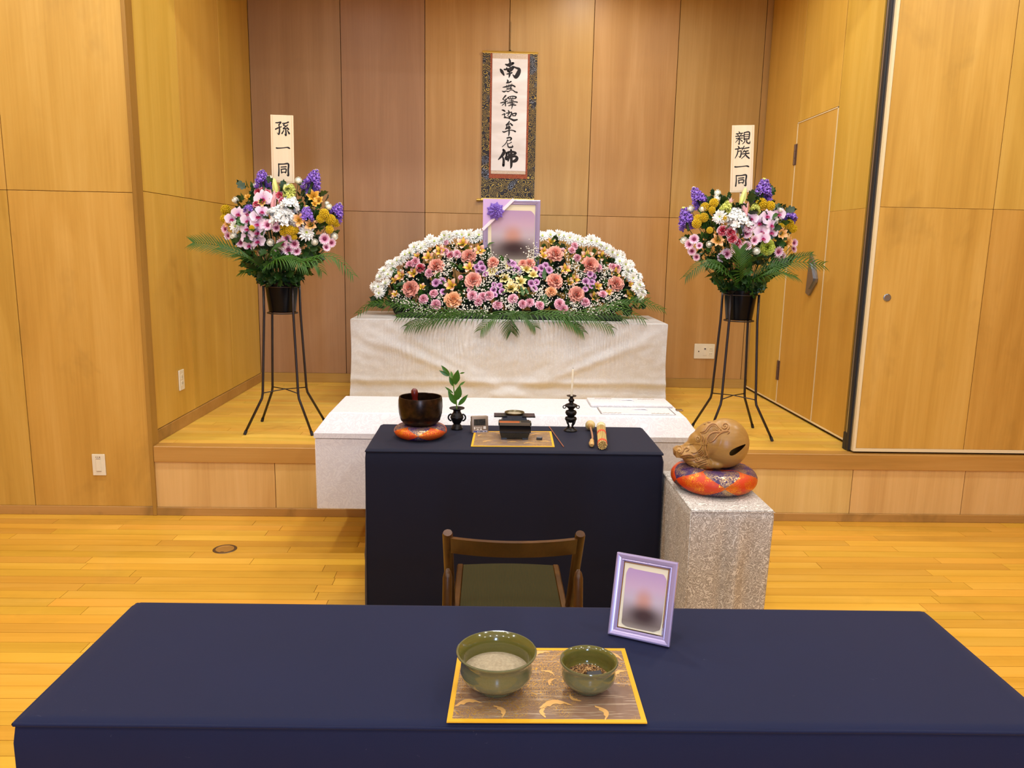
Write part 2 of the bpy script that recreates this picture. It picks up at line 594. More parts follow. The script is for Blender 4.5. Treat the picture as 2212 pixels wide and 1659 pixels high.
obj('rim', G().lathe([(.044, .0005), (.046, .002), (.056, .002), (.058, .0002)], 36), plain('dull_bronze', (104, 84, 60), .4, .7), t, 30)
obj('lid', G().lathe([(.0, .0015), (.036, .0015), (.037, .0022), (.044, .0022), (.0445, .0003)], 36), plain('dull_brass', (176, 130, 60), .45, .4), t, 30)
obj('finger_notch', G().box((-.008, -.042, .001), (.008, -.037, .0026)), M_DARK, t)

# ------------------------------------------------------------------ cloth covered tables
def navy(name, c):
    t = NT(name)
    p = t.pos()
    n = t.noise(p, 900, 2, .6)
    n2 = t.noise(p, 6, 4, .6, .3)
    lint = t.ramp(t.noise(t.mapping(p, (60, 130, 90)), 1, 2, .6, 1.5), [(.74, (0, 0, 0, 1)), (.8, (1, 1, 1, 1))])
    base = t.mix(t.math('MULTIPLY', n2, .5), c, tuple(v * .8 for v in c))
    t.set(color=t.mix(t.math('MULTIPLY', lint, .10), base, (150, 150, 160)))
    t.bump(n, .25, .0005)
    t.set(rough=.75, sheen=.06, spec=.25)
    t.b.inputs['Sheen Roughness'].default_value = .45
    t.b.inputs['Sheen Tint'].default_value = (.8, .82, 1, 1)
    return t.m


M_NAVY = navy('navy_cloth', (17, 25, 58))
M_NAVY2 = navy('navy_cloth_deep', (15, 19, 40))


def skirted(name, label, x0, x1, y0, y1, z, mat, flare=.02, wave=.004, seed=1, rot=0, fold=0.):
    """table covered to the floor by a fitted cloth"""
    cx, cy = (x0 + x1) / 2, (y0 + y1) / 2
    hx, hy = (x1 - x0) / 2, (y1 - y0) / 2
    t = thing(name, label, 'table', (cx, cy, 0), rot)
    r = .012

    def perim(u):
        L = [2 * hx, 2 * hy, 2 * hx, 2 * hy]
        s = u * sum(L)
        for i, l in enumerate(L):
            if s <= l or i == 3:
                q = s / l
                break
            s -= l
        c = [(-hx, -hy), (hx, -hy), (hx, hy), (-hx, hy)]
        a, b = V(c[i]), V(c[(i + 1) % 4])
        p = a.lerp(b, q)
        n = V(((b - a).y, -(b - a).x)).normalized()
        return p, n, i, q

    def fn(u, v):
        p, n, i, q = perim(u % 1)
        h = 1 - v
        zz = .004 + (z - .010 - .004) * v
        k = wave * h * (sin(u * 61 + seed) + .6 * sin(u * 143 + 2 * seed)) + flare * h * h
        corner = max(0, 1 - min(q, 1 - q) * (2 * hx if i % 2 == 0 else 2 * hy) / .06)
        d = n * (k + .0035 - .008 * max(0, (v - .965) / .035) ** 2)
        if corner:
            d *= 1 + corner * .3
        nz = fold * h * noise.noise(V((p.x * 3, p.y * 3 + seed, zz * 2.4)))
        if fold:
            for zf in (.36, .7):
                d += n * .0025 * math.exp(-((v - zf) / .012) ** 2)
        d += n * nz
        return (p.x + d.x, p.y + d.y, zz)
    g = G().grid(fn, 260, 22)
    obj('skirt', g, mat, t, 'all')

    def top(u, v):
        x, y = -hx + 2 * hx * u, -hy + 2 * hy * v
        e = min(x + hx, hx - x, y + hy, hy - y)
        return (x, y, z - .006 * max(0, 1 - e / .010) ** 2 + .0006 * noise.noise(V((x * 5, y * 5, seed))) * min(1, e * 10) - .0006)
    us = 120
    g = G().grid(top, us, 60)
    obj('cloth_top', g, mat, t, 'all')
    pts = []
    for k in range(241):
        p, n, i, q = perim((k / 240) % 1)
        pts.append((p.x + n.x * .0005, p.y + n.y * .0005, z - .0095 + .0012 * noise.noise(V((p.x * 4, p.y * 4, 9 + seed)))))
    obj('piping', G().tube(pts, .0034, 6, cap=False), mat, t, 'all')
    return t


skirted('cloth_covered_table', 'long navy cloth covered table in the foreground carrying two green bowls', -.793, 1.006, 1.196, 1.642, .70, M_NAVY, flare=-.012, wave=.003, seed=2, rot=-.0118)
skirted('cloth_covered_table', 'small navy cloth covered altar table standing between chair and white coffin', -.487, .706, 2.992, 3.442, .70, M_NAVY2, flare=.004, wave=.002, seed=5, fold=.008)

# damask covered stand under the wooden drum
M_DAM = damask('silver_damask', (168, 160, 150), (226, 222, 214), 30, 50, .5, line=.2)
t = thing('cloth_covered_stand', 'narrow silvery white damask covered stand carrying the wooden fish drum', 'stand', (.87, 2.835, 0))
g = G()


def stand_fn(u, v):
    L = [.30, .49, .30, .49]
    s = (u % 1) * sum(L)
    for i, l in enumerate(L):
        if s <= l or i == 3:
            q = s / l
            break
        s -= l
    c = [V((-.15, -.245)), V((.15, -.245)), V((.15, .245)), V((-.15, .245))]
    a, b = c[i], c[(i + 1) % 4]
    p = a.lerp(b, q)
    n = V(((b - a).y, -(b - a).x)).normalized()
    h = 1 - v
    d = .002 - .006 * max(0, (v - .96) / .04) ** 2
    if i == 0:
        d += .036 * min(1, h * 3) * (math.exp(-((q - .42 - .03 * h) / .07) ** 2) * -.6 + math.exp(-((q - .56) / .1) ** 2) * .5 - .5 * math.exp(-((q - .75) / .12) ** 2))
        p.x += (-.012 * q + .012 * (1 - q)) * h
    if i == 3:
        d += .006 * h * sin(q * 17)
    if i == 1:
        d -= .016 * h
    return (p.x + n.x * d, p.y + n.y * d, .003 + .592 * v)


obj('drape', g.grid(stand_fn, 160, 40), M_DAM, t, 'all')
obj('cloth_top', G().bbox((-.149, -.244, .590), (.149, .244, .600), .006, seg=2), M_DAM, t, 40)
obj('hem_seam', G().tube([(-.15, -.2475, .594), (.15, -.2475, .594)], .0016, 6).tube([(-.1505, -.247, .594), (-.146, -.249, .01)], .0013, 6), M_DAM, t, 'all')

# white altar table
def whitecloth():
    t = NT('white_cloth')
    n1 = t.noise(t.pos(), 16, 1.5, .5, 1.4)
    sn = t.math('SINE', t.math('MULTIPLY', n1, 40))
    msk = t.ramp(sn, [(.3, (0, 0, 0, 1)), (.7, (1, 1, 1, 1))])
    t.set(color=t.mix(msk, (206, 206, 204), (212, 213, 212)))
    return t.set(rough=.6, sheen=.2)


M_WHITE = whitecloth()
ax0, ax1, ay0, ay1, az = -.953, 1.232, 5.30, 5.96, 1.0
ac = (ax0 + ax1) / 2
hx = (ax1 - ax0) / 2
t = thing('cloth_covered_table', 'high white cloth covered altar table on the stage under the flowers', 'table', (ac, 0, ZS))
H = az - ZS


def front(u, v):
    x = -hx + 2 * hx * u
    s = x / hx
    h = 1 - v
    y = ay0 - .004
    # gathers under the pinned top edge
    y -= .0030 * math.exp(-((v - .72) / .26) ** 2) * max(0, 1 - (s / .82) ** 6) * sin(x * 300 + 4 * sin(x * 31) + 5 * noise.noise(V((x * 9, v * 3, 0))))
    # swags pulled from the corners to the middle
    for sg in (-1, 1):
        for k, (a, c, wd, am) in enumerate(((.95, .05, .06, .010), (.72, .16, .05, .007), (1.15, -.2, .07, .008))):
            line = 1 - v - a * (1 - sg * s) * .9 - c
            y -= am * math.exp(-(line / wd) ** 2) * min(1, (1 - abs(s)) * 6 + .25) * min(1, h * 4)
    # horizontal crease
    cz = .30 + .012 * noise.noise(V((x * 4, 0, 3)))
    y -= .011 * math.exp(-((v - cz) / .035) ** 2) * (.7 + .5 * noise.noise(V((x * 5, 1, 0))))
    y += .012 * math.exp(-((v - cz + .08) / .05) ** 2)
    y -= .012 * h * noise.noise(V((x * 3.2, v * 4, 7))) + .004 * noise.noise(V((x * 14, v * 12, 1)))
    return (x + .012 * s * h * sin(v * 5 + 1), y - .01 * h, .005 + (H - .011) * v)


obj('front_cloth', G().grid(front, 460, 64), M_WHITE, t, 'all')
g = G()
for sg in (-1, 1):
    g.grid(lambda u, v: (sg * (hx - .001 + .006 * (1 - v) * sin(u * 19)), ay0 + (ay1 - ay0) * u, .005 + (H - .009) * v), 40, 10)
g.grid(lambda u, v: (-hx + 2 * hx * u, ay1, .005 + (H - .009) * v), 4, 4)
obj('side_cloth', g, M_WHITE, t, 'all')
obj('cloth_top', G().bbox((-hx, ay0 - .003, H - .012), (hx, ay1, H), .006, seg=2), M_WHITE, t, 40)

# ------------------------------------------------------------------ coffin
M_COFF = damask('coffin_cloth', (214, 211, 212), (224, 222, 222), 17, 44, .5)
t = thing('coffin', 'white brocade covered coffin lying between the altar table and the stage', 'coffin', (.09, 0, 0))
cx0, cx1, cy0, cy1 = -.831 - .09, 1.029 - .09, 3.60, 4.126
obj('body', G().bbox((cx0 + .004, cy0 + .004, .233), (cx1 - .004, cy1 - .004, .585), .004), M_COFF, t, 40)
g = G()
zr, zb, zt = .588, .612, .700
ring = lambda ix, iy0, iy1, z: [(cx0 + ix, cy0 + iy0, z), (cx1 - ix, cy0 + iy0, z), (cx1 - ix, cy1 - iy1, z), (cx0 + ix, cy1 - iy1, z)]
vs = ring(0, 0, 0, zr) + ring(0, 0, 0, zb) + ring(.004, .004, .004, zb + .005) + ring(.062, .066, .040, zt - .004) + ring(.068, .074, .044, zt)
fs = [(3, 2, 1, 0)] + [(a + i, a + (i + 1) % 4, a + 4 + (i + 1) % 4, a + 4 + i) for a in (0, 4, 8, 12) for i in range(4)] + [(16, 17, 18, 19)]
obj('lid', g.add(vs, fs), M_COFF, t)
# viewing window at the head end: two leaves with catches
px0, px1 = .47, .83
obj('window_leaf', G().bbox((px0, 3.70, zt + .0002), (px1, 3.858, zt + .005), .002), M_COFF, t)
obj('window_leaf', G().bbox((px0 - .035, 3.872, zt + .0002), (px1 + .03, 4.065, zt + .014), .006, seg=2), M_COFF, t, 40)
M_SEAM = plain('dark_seam', (120, 108, 100), .8)
for xx, yy in ((px0 - .006, 3.71), (px1 + .004, 3.71)):
    obj('seam', G().box((xx, yy, zt), (xx + .004, yy + .15, zt + .0012)), M_SEAM, t)  # thin darker line along each end of the window leaf
for xx, yy, z in ((.52, 3.712, .0052), (.76, 3.712, .0052), (.52, 4.03, .0142), (.75, 4.03, .0142)):
    g = G()
    for k in range(9):
        a = k / 8
        g.ball((xx - .04 + .08 * a, yy + .004 * sin(k * 2.4), zt + z), (.006, .0045, .0025), 6)
    obj('tassel_braid', g, plain('braid', (176, 164, 150), .7), t, 'all')
for xx, yy, z in ((.70, 3.795, .005), (.665, 3.985, .014)):
    obj('pull_knot', G().tube([(xx - .07, yy, zt + z), (xx - .03, yy + .006, zt + z + .004), (xx, yy + .004, zt + z + .006), (xx + .01, yy - .012, zt + z + .001)], [.002, .005, .006, .002], 6), M_COFF, t, 'all')
obj('catch', G().bbox((.862, 3.80, zt), (.896, 3.832, zt + .006), .002), plain('catch_brass', (128, 100, 66), .4, .5), t)
st = thing('coffin_stand', 'low dark trestle under the white coffin behind the altar table', 'stand', (.09, 3.86, 0))
for x in (-.42, .42):
    g = G().box((x - .03, -.22, .19), (x + .03, .22, .231)).box((x - .025, -.2, 0), (x + .025, -.14, .19)).box((x - .025, .14, 0), (x + .025, .2, .19))
    obj('trestle', g, W_TRIM, st)

# ------------------------------------------------------------------ chair
W_CH = wood('chair_wood', (52, 29, 6), (70, 41, 11), (90, 56, 20), grain='Z', rough=.3, coarse=1.5)
M_OLIVE = NT('olive_corduroy')
sn = M_OLIVE.math('SINE', M_OLIVE.math('MULTIPLY', M_OLIVE.n('ShaderNodeSeparateXYZ').outputs[0], 1300))
sep = sn.node.inputs[0].links[0].from_node.inputs[0].links[0].from_node
M_OLIVE.l(M_OLIVE.objc(), sep.inputs[0])
M_OLIVE.set(color=M_OLIVE.mix(M_OLIVE.math('MULTIPLY_ADD', sn, .35, .5), (46, 42, 22), (62, 56, 31)))
M_OLIVE.bump(sn, .3, .001)
M_OLIVE = M_OLIVE.set(rough=.95, spec=.1)
ch = thing('folding_chair', 'brown wooden folding chair with olive corduroy seat facing the altar table', 'chair', (.0745, 2.0, 0))
hw_ = .181
for s in (-1, 1):
    obj('post', G().tube([(s * hw_, 0, .734), (s * hw_, .003, .728), (s * hw_, .46, .004), (s * hw_, .46, .002)], [.0125, .0145, .0145, .013], 16), W_CH, ch, 40)
    obj('rear_leg', G().tube([(s * hw_, .020, .622), (s * hw_, .016, .615), (s * hw_, .010, .60), (s * hw_, -.13, .004)], [.004, .010, .0135, .0135], 14), W_CH, ch, 40)
    obj('seat_rail', G().bbox((s * .163 - .011, .07, .40), (s * .163 + .011, .50, .432), .004), W_CH, ch)
def rail(u, v):
    pass
g = G()
n = 16
for k in range(n + 1):
    a = k / n * 2 - 1
    x = a * (hw_ - .008)
    b = -.030 * (1 - a * a)
    g.v += [(x, b + .004, .722), (x, b - .012, .722), (x, b + .018, .668), (x, b + .034, .668)]
for k in range(n):
    o = k * 4
    for i in range(4):
        j = (i + 1) % 4
        g.f.append((o + i, o + j, o + 4 + j, o + 4 + i))
        g.m.append(0)
g.f += [(0, 1, 2, 3), (n * 4 + 3, n * 4 + 2, n * 4 + 1, n * 4)]
g.m += [0, 0]
obj('back_rail', g, W_CH, ch, 40)
obj('seat', G().grid(lambda u, v: ((-.152 + .304 * u), .08 + .405 * v + .012 * sin(pi * u) * (v > .5) * v, .434 + .010 * sin(pi * u) ** .7 * sin(pi * min(1, max(0, v))) ** .5), 24, 24), M_OLIVE, ch, 'all')
obj('seat_board', G().box((-.152, .075, .41), (.152, .49, .432)), W_CH, ch)
obj('cross_bar', G().tube([(-hw_, .36, .16), (hw_, .36, .16)], .009, 10).tube([(-hw_, -.09, .16), (hw_, -.09, .16)], .009, 10), W_CH, ch, 40)

# ------------------------------------------------------------------ brush lettering
M_INK = plain('black_ink', (26, 20, 20), .7)
GLYPH = {}
GLYPH['nan'] = [[(.43, .0, .04), (.47, .1, .07), (.48, .2, .06), (.47, .42, .05)], [(.25, .29, .04), (.38, .33, .10), (.5, .28, .12), (.64, .22, .08)],
                [(.0, .57, .06), (.07, .68, .11), (.18, .87, .05)], [(.19, .57, .05), (.38, .55, .07), (.5, .5, .06), (.62, .40, .05), (.78, .46, .06), (.94, .53, .10), (.93, .68, .14), (.85, .86, .15), (.76, .96, .11), (.62, .83, .02)],
                [(.31, .49, .05), (.40, .66, .08)], [(.66, .45, .06), (.55, .58, .09), (.42, .68, .05)], [(.32, .81, .03), (.45, .78, .05), (.58, .73, .05)], [(.46, .66, .05), (.47, .84, .07), (.43, 1., .02)]]
GLYPH['mu'] = [[(.33, .03, .07), (.37, .12, .11), (.27, .27, .05)], [(.27, .26, .06), (.42, .23, .09), (.57, .14, .09)], [(.04, .59, .04), (.2, .55, .09), (.42, .48, .08), (.6, .42, .08), (.72, .44, .1), (.84, .52, .09)],
               [(.29, .42, .05), (.35, .73, .06)], [(.41, .39, .05), (.44, .71, .05)], [(.51, .36, .05), (.53, .7, .05)], [(.63, .33, .06), (.56, .7, .05)], [(.28, .72, .05), (.64, .67, .06)],
               [(.0, .87, .04), (.13, .92, .09), (.27, .85, .05), (.38, .9, .07), (.47, .85, .05), (.58, .77, .05), (.72, .79, .06), (.84, .9, .08), (.98, .94, .10)]]
GLYPH['shaku'] = [[(.31, .02, .07), (.25, .1, .09), (.12, .3, .05)], [(.15, .31, .04), (.24, .38, .07)], [(.41, .2, .06), (.33, .33, .05)], [(.0, .58, .05), (.2, .51, .07), (.44, .43, .04)], [(.3, .28, .06), (.29, .6, .07), (.3, .79, .06)],
                  [(.3, .5, .05), (.2, .64, .05), (.1, .75, .05)], [(.44, .15, .05), (.5, .26, .08)], [(.48, .13, .05), (.7, .06, .06), (.92, .12, .08), (.86, .22, .07)], [(.59, .12, .04), (.6, .24, .05)], [(.72, .1, .04), (.71, .24, .05)],
                  [(.51, .27, .05), (.86, .22, .05)], [(.66, .27, .05), (.66, .42, .06)], [(.52, .42, .04), (.76, .36, .05)], [(.4, .58, .05), (.66, .5, .07), (.82, .46, .06), (.99, .49, .07)], [(.57, .63, .04), (.8, .6, .05)], [(.48, .77, .05), (.68, .7, .06), (.9, .71, .07)], [(.68, .48, .05), (.7, .74, .07), (.66, .99, .03)]]
GLYPH['ka'] = [[(.0, .06, .07), (.1, .1, .11), (.18, .17, .08)], [(.0, .49, .05), (.18, .40, .08), (.15, .58, .06), (.24, .70, .08)], [(.14, .73, .07), (.38, .75, .07), (.6, .85, .10), (.78, .95, .13), (1., .88, .08)],
               [(.29, .33, .07), (.46, .3, .07), (.62, .24, .07), (.59, .48, .09), (.49, .67, .10), (.41, .57, .03)], [(.41, .1, .06), (.46, .25, .1), (.44, .4, .07), (.33, .58, .03)], [(.67, .39, .06), (.72, .57, .07)], [(.68, .37, .06), (.92, .33, .09), (.85, .57, .06)], [(.73, .55, .05), (.85, .53, .05)]]
GLYPH['mu2'] = [[(.5, .0, .05), (.45, .12, .09), (.26, .26, .06)], [(.26, .26, .06), (.44, .23, .05), (.6, .17, .05)], [(.58, .13, .05), (.73, .27, .1)], [(.33, .28, .06), (.3, .42, .06), (.23, .53, .06)], [(.3, .42, .05), (.56, .36, .06)], [(.26, .5, .06), (.6, .45, .07)],
                [(.0, .7, .05), (.12, .73, .08), (.3, .67, .06), (.55, .6, .05), (.8, .61, .06), (.98, .68, .09)], [(.47, .3, .06), (.5, .6, .08), (.5, .84, .08), (.46, 1., .03)]]
GLYPH['ni'] = [[(.45, .1, .09), (.68, .03, .10), (.84, .13, .12), (.75, .3, .08)], [(.5, .33, .05), (.74, .28, .05)], [(.48, .28, .07), (.32, .62, .06), (.0, .94, .04)], [(.86, .48, .06), (.7, .58, .05), (.55, .64, .04)], [(.48, .55, .04), (.52, .78, .07), (.6, .95, .09), (.8, .97, .11), (.98, .91, .10), (.92, .76, .03)]]
GLYPH['butsu'] = [[(.24, .01, .08), (.29, .12, .13), (.2, .3, .11), (.0, .54, .04)], [(.22, .4, .05), (.27, .6, .09), (.26, .86, .1)], [(.41, .17, .07), (.65, .1, .07), (.87, .16, .09), (.82, .24, .07), (.6, .28, .06)], [(.42, .18, .08), (.41, .33, .07)], [(.37, .41, .07), (.7, .32, .06)], [(.39, .4, .07), (.37, .49, .08), (.44, .53, .07)],
                  [(.44, .5, .06), (.62, .42, .06), (.85, .35, .08), (.96, .44, .11), (.88, .58, .13), (.7, .65, .07)], [(.52, .12, .07), (.54, .4, .08), (.5, .61, .05)], [(.64, .0, .07), (.66, .3, .10), (.67, .84, .09), (.63, 1., .03)]]
GLYPH['son'] = [[(.02, .1, .06), (.2, .09, .08), (.4, .05, .08), (.26, .24, .06)], [(.24, .22, .06), (.29, .55, .09), (.23, .92, .09), (.1, .8, .02)], [(.0, .56, .08), (.2, .46, .08), (.44, .37, .05)], [(.94, .03, .09), (.76, .1, .07), (.52, .13, .06)], [(.73, .1, .05), (.58, .25, .07), (.73, .3, .06)], [(.9, .22, .06), (.56, .5, .07), (.74, .49, .06), (.92, .46, .06)],
                [(.82, .38, .04), (.94, .54, .1)], [(.74, .48, .07), (.75, .98, .10), (.65, .88, .02)], [(.59, .64, .06), (.46, .86, .08)], [(.86, .62, .05), (.99, .84, .11)]]
GLYPH['ichi'] = [[(.0, .56, .12), (.12, .58, .10), (.5, .52, .08), (.8, .44, .09), (.9, .47, .13), (1., .56, .10)]]
GLYPH['do'] = [[(.05, .05, .06), (.08, .5, .09), (.04, .97, .10)], [(.06, .08, .09), (.5, .06, .08), (.92, .04, .12), (.9, .5, .11), (.9, .93, .12), (.74, .86, .02)], [(.27, .3, .07), (.72, .26, .08)], [(.27, .45, .06), (.32, .74, .09)], [(.29, .47, .07), (.71, .44, .09), (.66, .74, .07)], [(.32, .69, .06), (.66, .67, .06)]]
GLYPH['shin'] = [[(.22, .0, .06), (.27, .1, .08)], [(.03, .17, .07), (.48, .12, .07)], [(.12, .2, .05), (.18, .31, .07)], [(.4, .18, .06), (.32, .31, .05)], [(.0, .37, .07), (.52, .32, .07)], [(.04, .54, .07), (.48, .5, .06)], [(.25, .36, .06), (.26, .98, .08), (.18, .92, .02)], [(.22, .55, .06), (.0, .86, .04)], [(.3, .6, .05), (.46, .76, .08)],
                 [(.58, .07, .06), (.59, .62, .08)], [(.58, .08, .07), (.94, .05, .09), (.92, .6, .08)], [(.62, .24, .05), (.9, .23, .05)], [(.62, .4, .05), (.9, .39, .05)], [(.6, .57, .06), (.92, .56, .06)], [(.67, .6, .06), (.62, .82, .07), (.48, .99, .04)], [(.79, .6, .07), (.79, .86, .09), (.98, .93, .09), (1., .74, .03)]]
GLYPH['zoku'] = [[(.2, .0, .06), (.27, .11, .09)], [(.0, .23, .07), (.5, .15, .07)], [(.2, .2, .06), (.16, .6, .08), (.0, .97, .04)], [(.2, .43, .05), (.43, .39, .07), (.38, .86, .09), (.26, .8, .02)], [(.63, .0, .07), (.48, .32, .05)], [(.57, .19, .06), (.98, .11, .08)], [(.66, .32, .06), (.54, .52, .05)], [(.6, .43, .05), (.93, .37, .08)], [(.48, .63, .06), (1., .56, .08)], [(.77, .4, .07), (.73, .7, .07), (.46, .99, .04)], [(.75, .66, .06), (.86, .82, .1), (1.02, .97, .09)]]


BOLD = dict(nan=.76, mu=.54, shaku=.56, ka=.60, mu2=.64, ni=.72, butsu=.70, son=.62, shin=.56, zoku=.60, do=.62, ichi=.62)


def glyph(parent, name, x0, z0, wd, ht, y, th=.0006):
    """one brushed character; x0,z0 = upper left corner, facing -Y"""
    g = G()
    for si, st in enumerate(GLYPH[name]):
        pts = smoothline(st, 5)
        L, R = [], []
        for i, (x, z, r) in enumerate(pts):
            a, b = pts[max(i - 1, 0)], pts[min(i + 1, len(pts) - 1)]
            dx, dz = (b[0] - a[0]) * wd, (b[1] - a[1]) * ht
            l = sqrt(dx * dx + dz * dz) or 1
            nx, nz = -dz / l, dx / l
            q = r * BOLD[name] * (wd + ht) / 2
            px, pz = x0 + x * wd, z0 - z * ht
            L.append((px + nx * q, pz - nz * q))
            R.append((px - nx * q, pz + nz * q))
        o = len(g.v)
        yy = y - th - si * .00004
        for a, b in zip(L, R):
            g.v += [(a[0], yy, a[1]), (b[0], yy, b[1])]
        for i in range(len(pts) - 1):
            g.f.append((o + 2 * i, o + 2 * i + 1, o + 2 * i + 3, o + 2 * i + 2))
            g.m.append(0)
        # round ends
        for e in (0, len(pts) - 1):
            a, b = V(L[e]), V(R[e])
            c, rad = (a + b) / 2, (a - b).length / 2
            o = len(g.v)
            g.v += [(c.x + rad * cos(k * pi / 4), yy, c.y + rad * sin(k * pi / 4)) for k in range(8)]
            g.f.append(tuple(range(o, o + 8)))
            g.m.append(0)
    return obj('brushed_character', g, M_INK, parent)


# ------------------------------------------------------------------ hanging scroll
def brocade(name, ground, gold, scale=40., freq=30., thr=.1, rough=.5, goldrough=.28, second=None, coords='pos', goldmetal=.9):
    t = NT(name)
    p = t.pos() if coords == 'pos' else t.objc()
    v = t.n('ShaderNodeTexVoronoi', feature='F1')
    v.inputs['Scale'].default_value = scale
    t.l(p, v.inputs['Vector'])
    d = v.outputs['Distance']
    rings = t.math('SINE', t.math('MULTIPLY', d, freq))
    n = t.noise(p, scale * 2.5, 2, .6, 1.)
    f = t.math('ADD', rings, t.math('MULTIPLY_ADD', n, 2.4, -1.2))
    msk = t.ramp(f, [(max(0, .5 + thr * .5 - .06), (0, 0, 0, 1)), (min(1, .5 + thr * .5 + .06), (1, 1, 1, 1))])
    if second:
        r = t.ramp(t.noise(p, scale * .35, 1, .5), [(.58, (0, 0, 0, 1)), (.64, (1, 1, 1, 1))])
        gold = t.mix(r, gold, second)
    t.set(color=t.mix(msk, ground, gold), metal=t.math('MULTIPLY', msk, goldmetal), rough=t.math('MULTIPLY_ADD', msk, goldrough - rough, rough))
    t.bump(msk, .3, .0006)
    return t.m


M_SCROLL = brocade('scroll_brocade', (26, 19, 20), (160, 130, 62), 24, 30, .35, .6, .4, second=(120, 122, 124))
M_PAPER = NT('scroll_paper')
nz = M_PAPER.noise(M_PAPER.mapping(M_PAPER.pos(), (3, 3, 9)), 1, 3, .5, .6)
M_PAPER = M_PAPER.set(color=M_PAPER.ramp(nz, [(.35, (226, 220, 214)), (.6, (242, 238, 234))]), rough=.8)
M_REDB = damask('red_border', (120, 48, 16), (176, 84, 34), 60, 40, .6)
M_GOLD = plain('gold_trim', (214, 176, 84), .35, .8)
M_CREAMP = damask('cream_band', (196, 172, 146), (222, 204, 180), 90, 40, .6)
yw = YB - .010
sc = thing('hanging_scroll', 'hanging scroll with seven large brushed black characters on the rear wall', 'scroll', (.125, yw, 1.86))
x0, x1, zt_ = -.207, .207, 1.09
obj('brocade_mount', G().box((x0, -.004, 0), (x1, 0, zt_)), M_SCROLL, sc)
obj('gold_band', G().box((x0, -.006, zt_ - .006), (x1, 0, zt_ + .006)).box((x0, -.0055, 0), (x1, -.003, .016)), M_GOLD, sc)
obj('red_border', G().box((-.149, -.0065, .166), (.149, -.003, zt_ - .008)), M_REDB, sc)
obj('cream_band', G().box((-.134, -.0085, .20), (.134, -.0055, zt_ - .008)), M_CREAMP, sc)
obj('paper', G().box((-.134, -.0100, .224), (.134, -.0055, zt_ - .046)), M_PAPER, sc, label='white paper strip of the scroll carrying the writing')
obj('lower_rod', G().lathe([(.0, -.245), (.011, -.243), (.012, -.215), (.008, -.212), (.008, .212), (.012, .215), (.011, .243), (0, .245)], 14, M=Matrix.Translation((0, -.008, .0)) @ Matrix.Rotation(radians(90), 4, 'Y')), M_GOLD, sc, 30)
obj('upper_rod', G().tube([(x0 - .004, -.006, zt_ + .004), (x1 + .004, -.006, zt_ + .004)], .006, 8), M_GOLD, sc, 30)
obj('hanging_cord', G().tube([(-.06, -.004, zt_ + .006), (0, -.004, zt_ + .012), (.06, -.004, zt_ + .006)], .0018, 6).tube([(0, -.004, zt_ + .012), (0, -.003, zt_ + .22)], .0014, 6).ball((0, -.006, zt_ + .014), .006, 8), M_DARK, sc)
# character boxes measured on the paper: pixel rectangle -> scroll units
for nm, a, b, c, d in (('nan', 1080.4, 126.8, 1122.3, 168.4), ('mu', 1084, 171.5, 1116.4, 201.3), ('shaku', 1080.4, 205.2, 1116.4, 235.8), ('ka', 1083.6, 236, 1116.2, 261.2), ('mu2', 1084.9, 261.2, 1112.4, 294.6), ('ni', 1084, 295.8, 1106.8, 319), ('butsu', 1076, 322.8, 1117, 363.7)):
    p, q = at(a, b, yw - .011), at(c, d, yw - .011)
    glyph(sc, nm, p.x - .125 + .004, p.z - 1.86, q.x - p.x, p.z - q.z, -.0102)

# ------------------------------------------------------------------ name boards of the flower stands
M_BOARD = wood('pale_board', (236, 212, 174), (242, 220, 184), (248, 228, 196), rough=.6, vary=.02)
M_BEDGE = plain('board_border', (222, 188, 142), .6)


def board(label, px, chars, seed):
    tl, tr, br, bl = [at(x, y, 4.60) for x, y in px]
    c = (tl + tr + br + bl) / 4
    W_, H_ = ((tr - tl).length + (br - bl).length) / 2, ((tl - bl).length + (tr - br).length) / 2
    t = thing('name_board', label, 'name board', c, 0, 'name boards on the flower stands')
    ax = (tl + tr - bl - br)
    t.rotation_euler = (0, atan2(ax.x, ax.z), 0)
    obj('panel', G().bbox((-W_ / 2, 0, -H_ / 2), (W_ / 2, .006, H_ / 2), .001), M_BOARD, t)
    b = G()
    for s in (-1, 1):
        b.box((s * (W_ / 2 - .010) - .0012, -.0006, -H_ / 2 + .008), (s * (W_ / 2 - .010) + .0012, .002, H_ / 2 - .002))
    b.box((-W_ / 2 + .004, -.0006, -H_ / 2 + .007), (W_ / 2 - .004, .002, -H_ / 2 + .0095))
    obj('border_line', b, M_BEDGE, t)
    obj('stick', G().box((-.005, .006, -H_ / 2 - .5), (.005, .013, H_ / 2 - .06)), M_BOARD, t)
    for nm, x, z, w_, h_ in chars:
        glyph(t, nm, -W_ / 2 + x * W_, H_ / 2 - z * H_, w_ * W_, h_ * H_, 0)
    return t


board('pale wooden name board reading the three characters for all the grandchildren', ((584, 248), (633, 249), (636, 395), (587, 394)),
      [('son', .22, .095, .60, .205), ('ichi', .24, .425, .58, .11), ('do', .29, .71, .50, .195)], 1)
board('pale wooden name board reading the four characters for all the relatives', ((1582, 270), (1630, 271), (1625, 416), (1577, 415)),
      [('shin', .17, .095, .64, .185), ('zoku', .17, .31, .62, .185), ('ichi', .18, .565, .62, .09), ('do', .22, .735, .52, .175)], 2)

# ------------------------------------------------------------------ picture frames
M_LILAC = plain('lilac_lacquer', (176, 164, 204), .25, .35)
M_MATTE = plain('cream_mount', (226, 216, 184), .7)
M_CHROME = plain('chrome_bead', (226, 224, 232), .12, 1.)


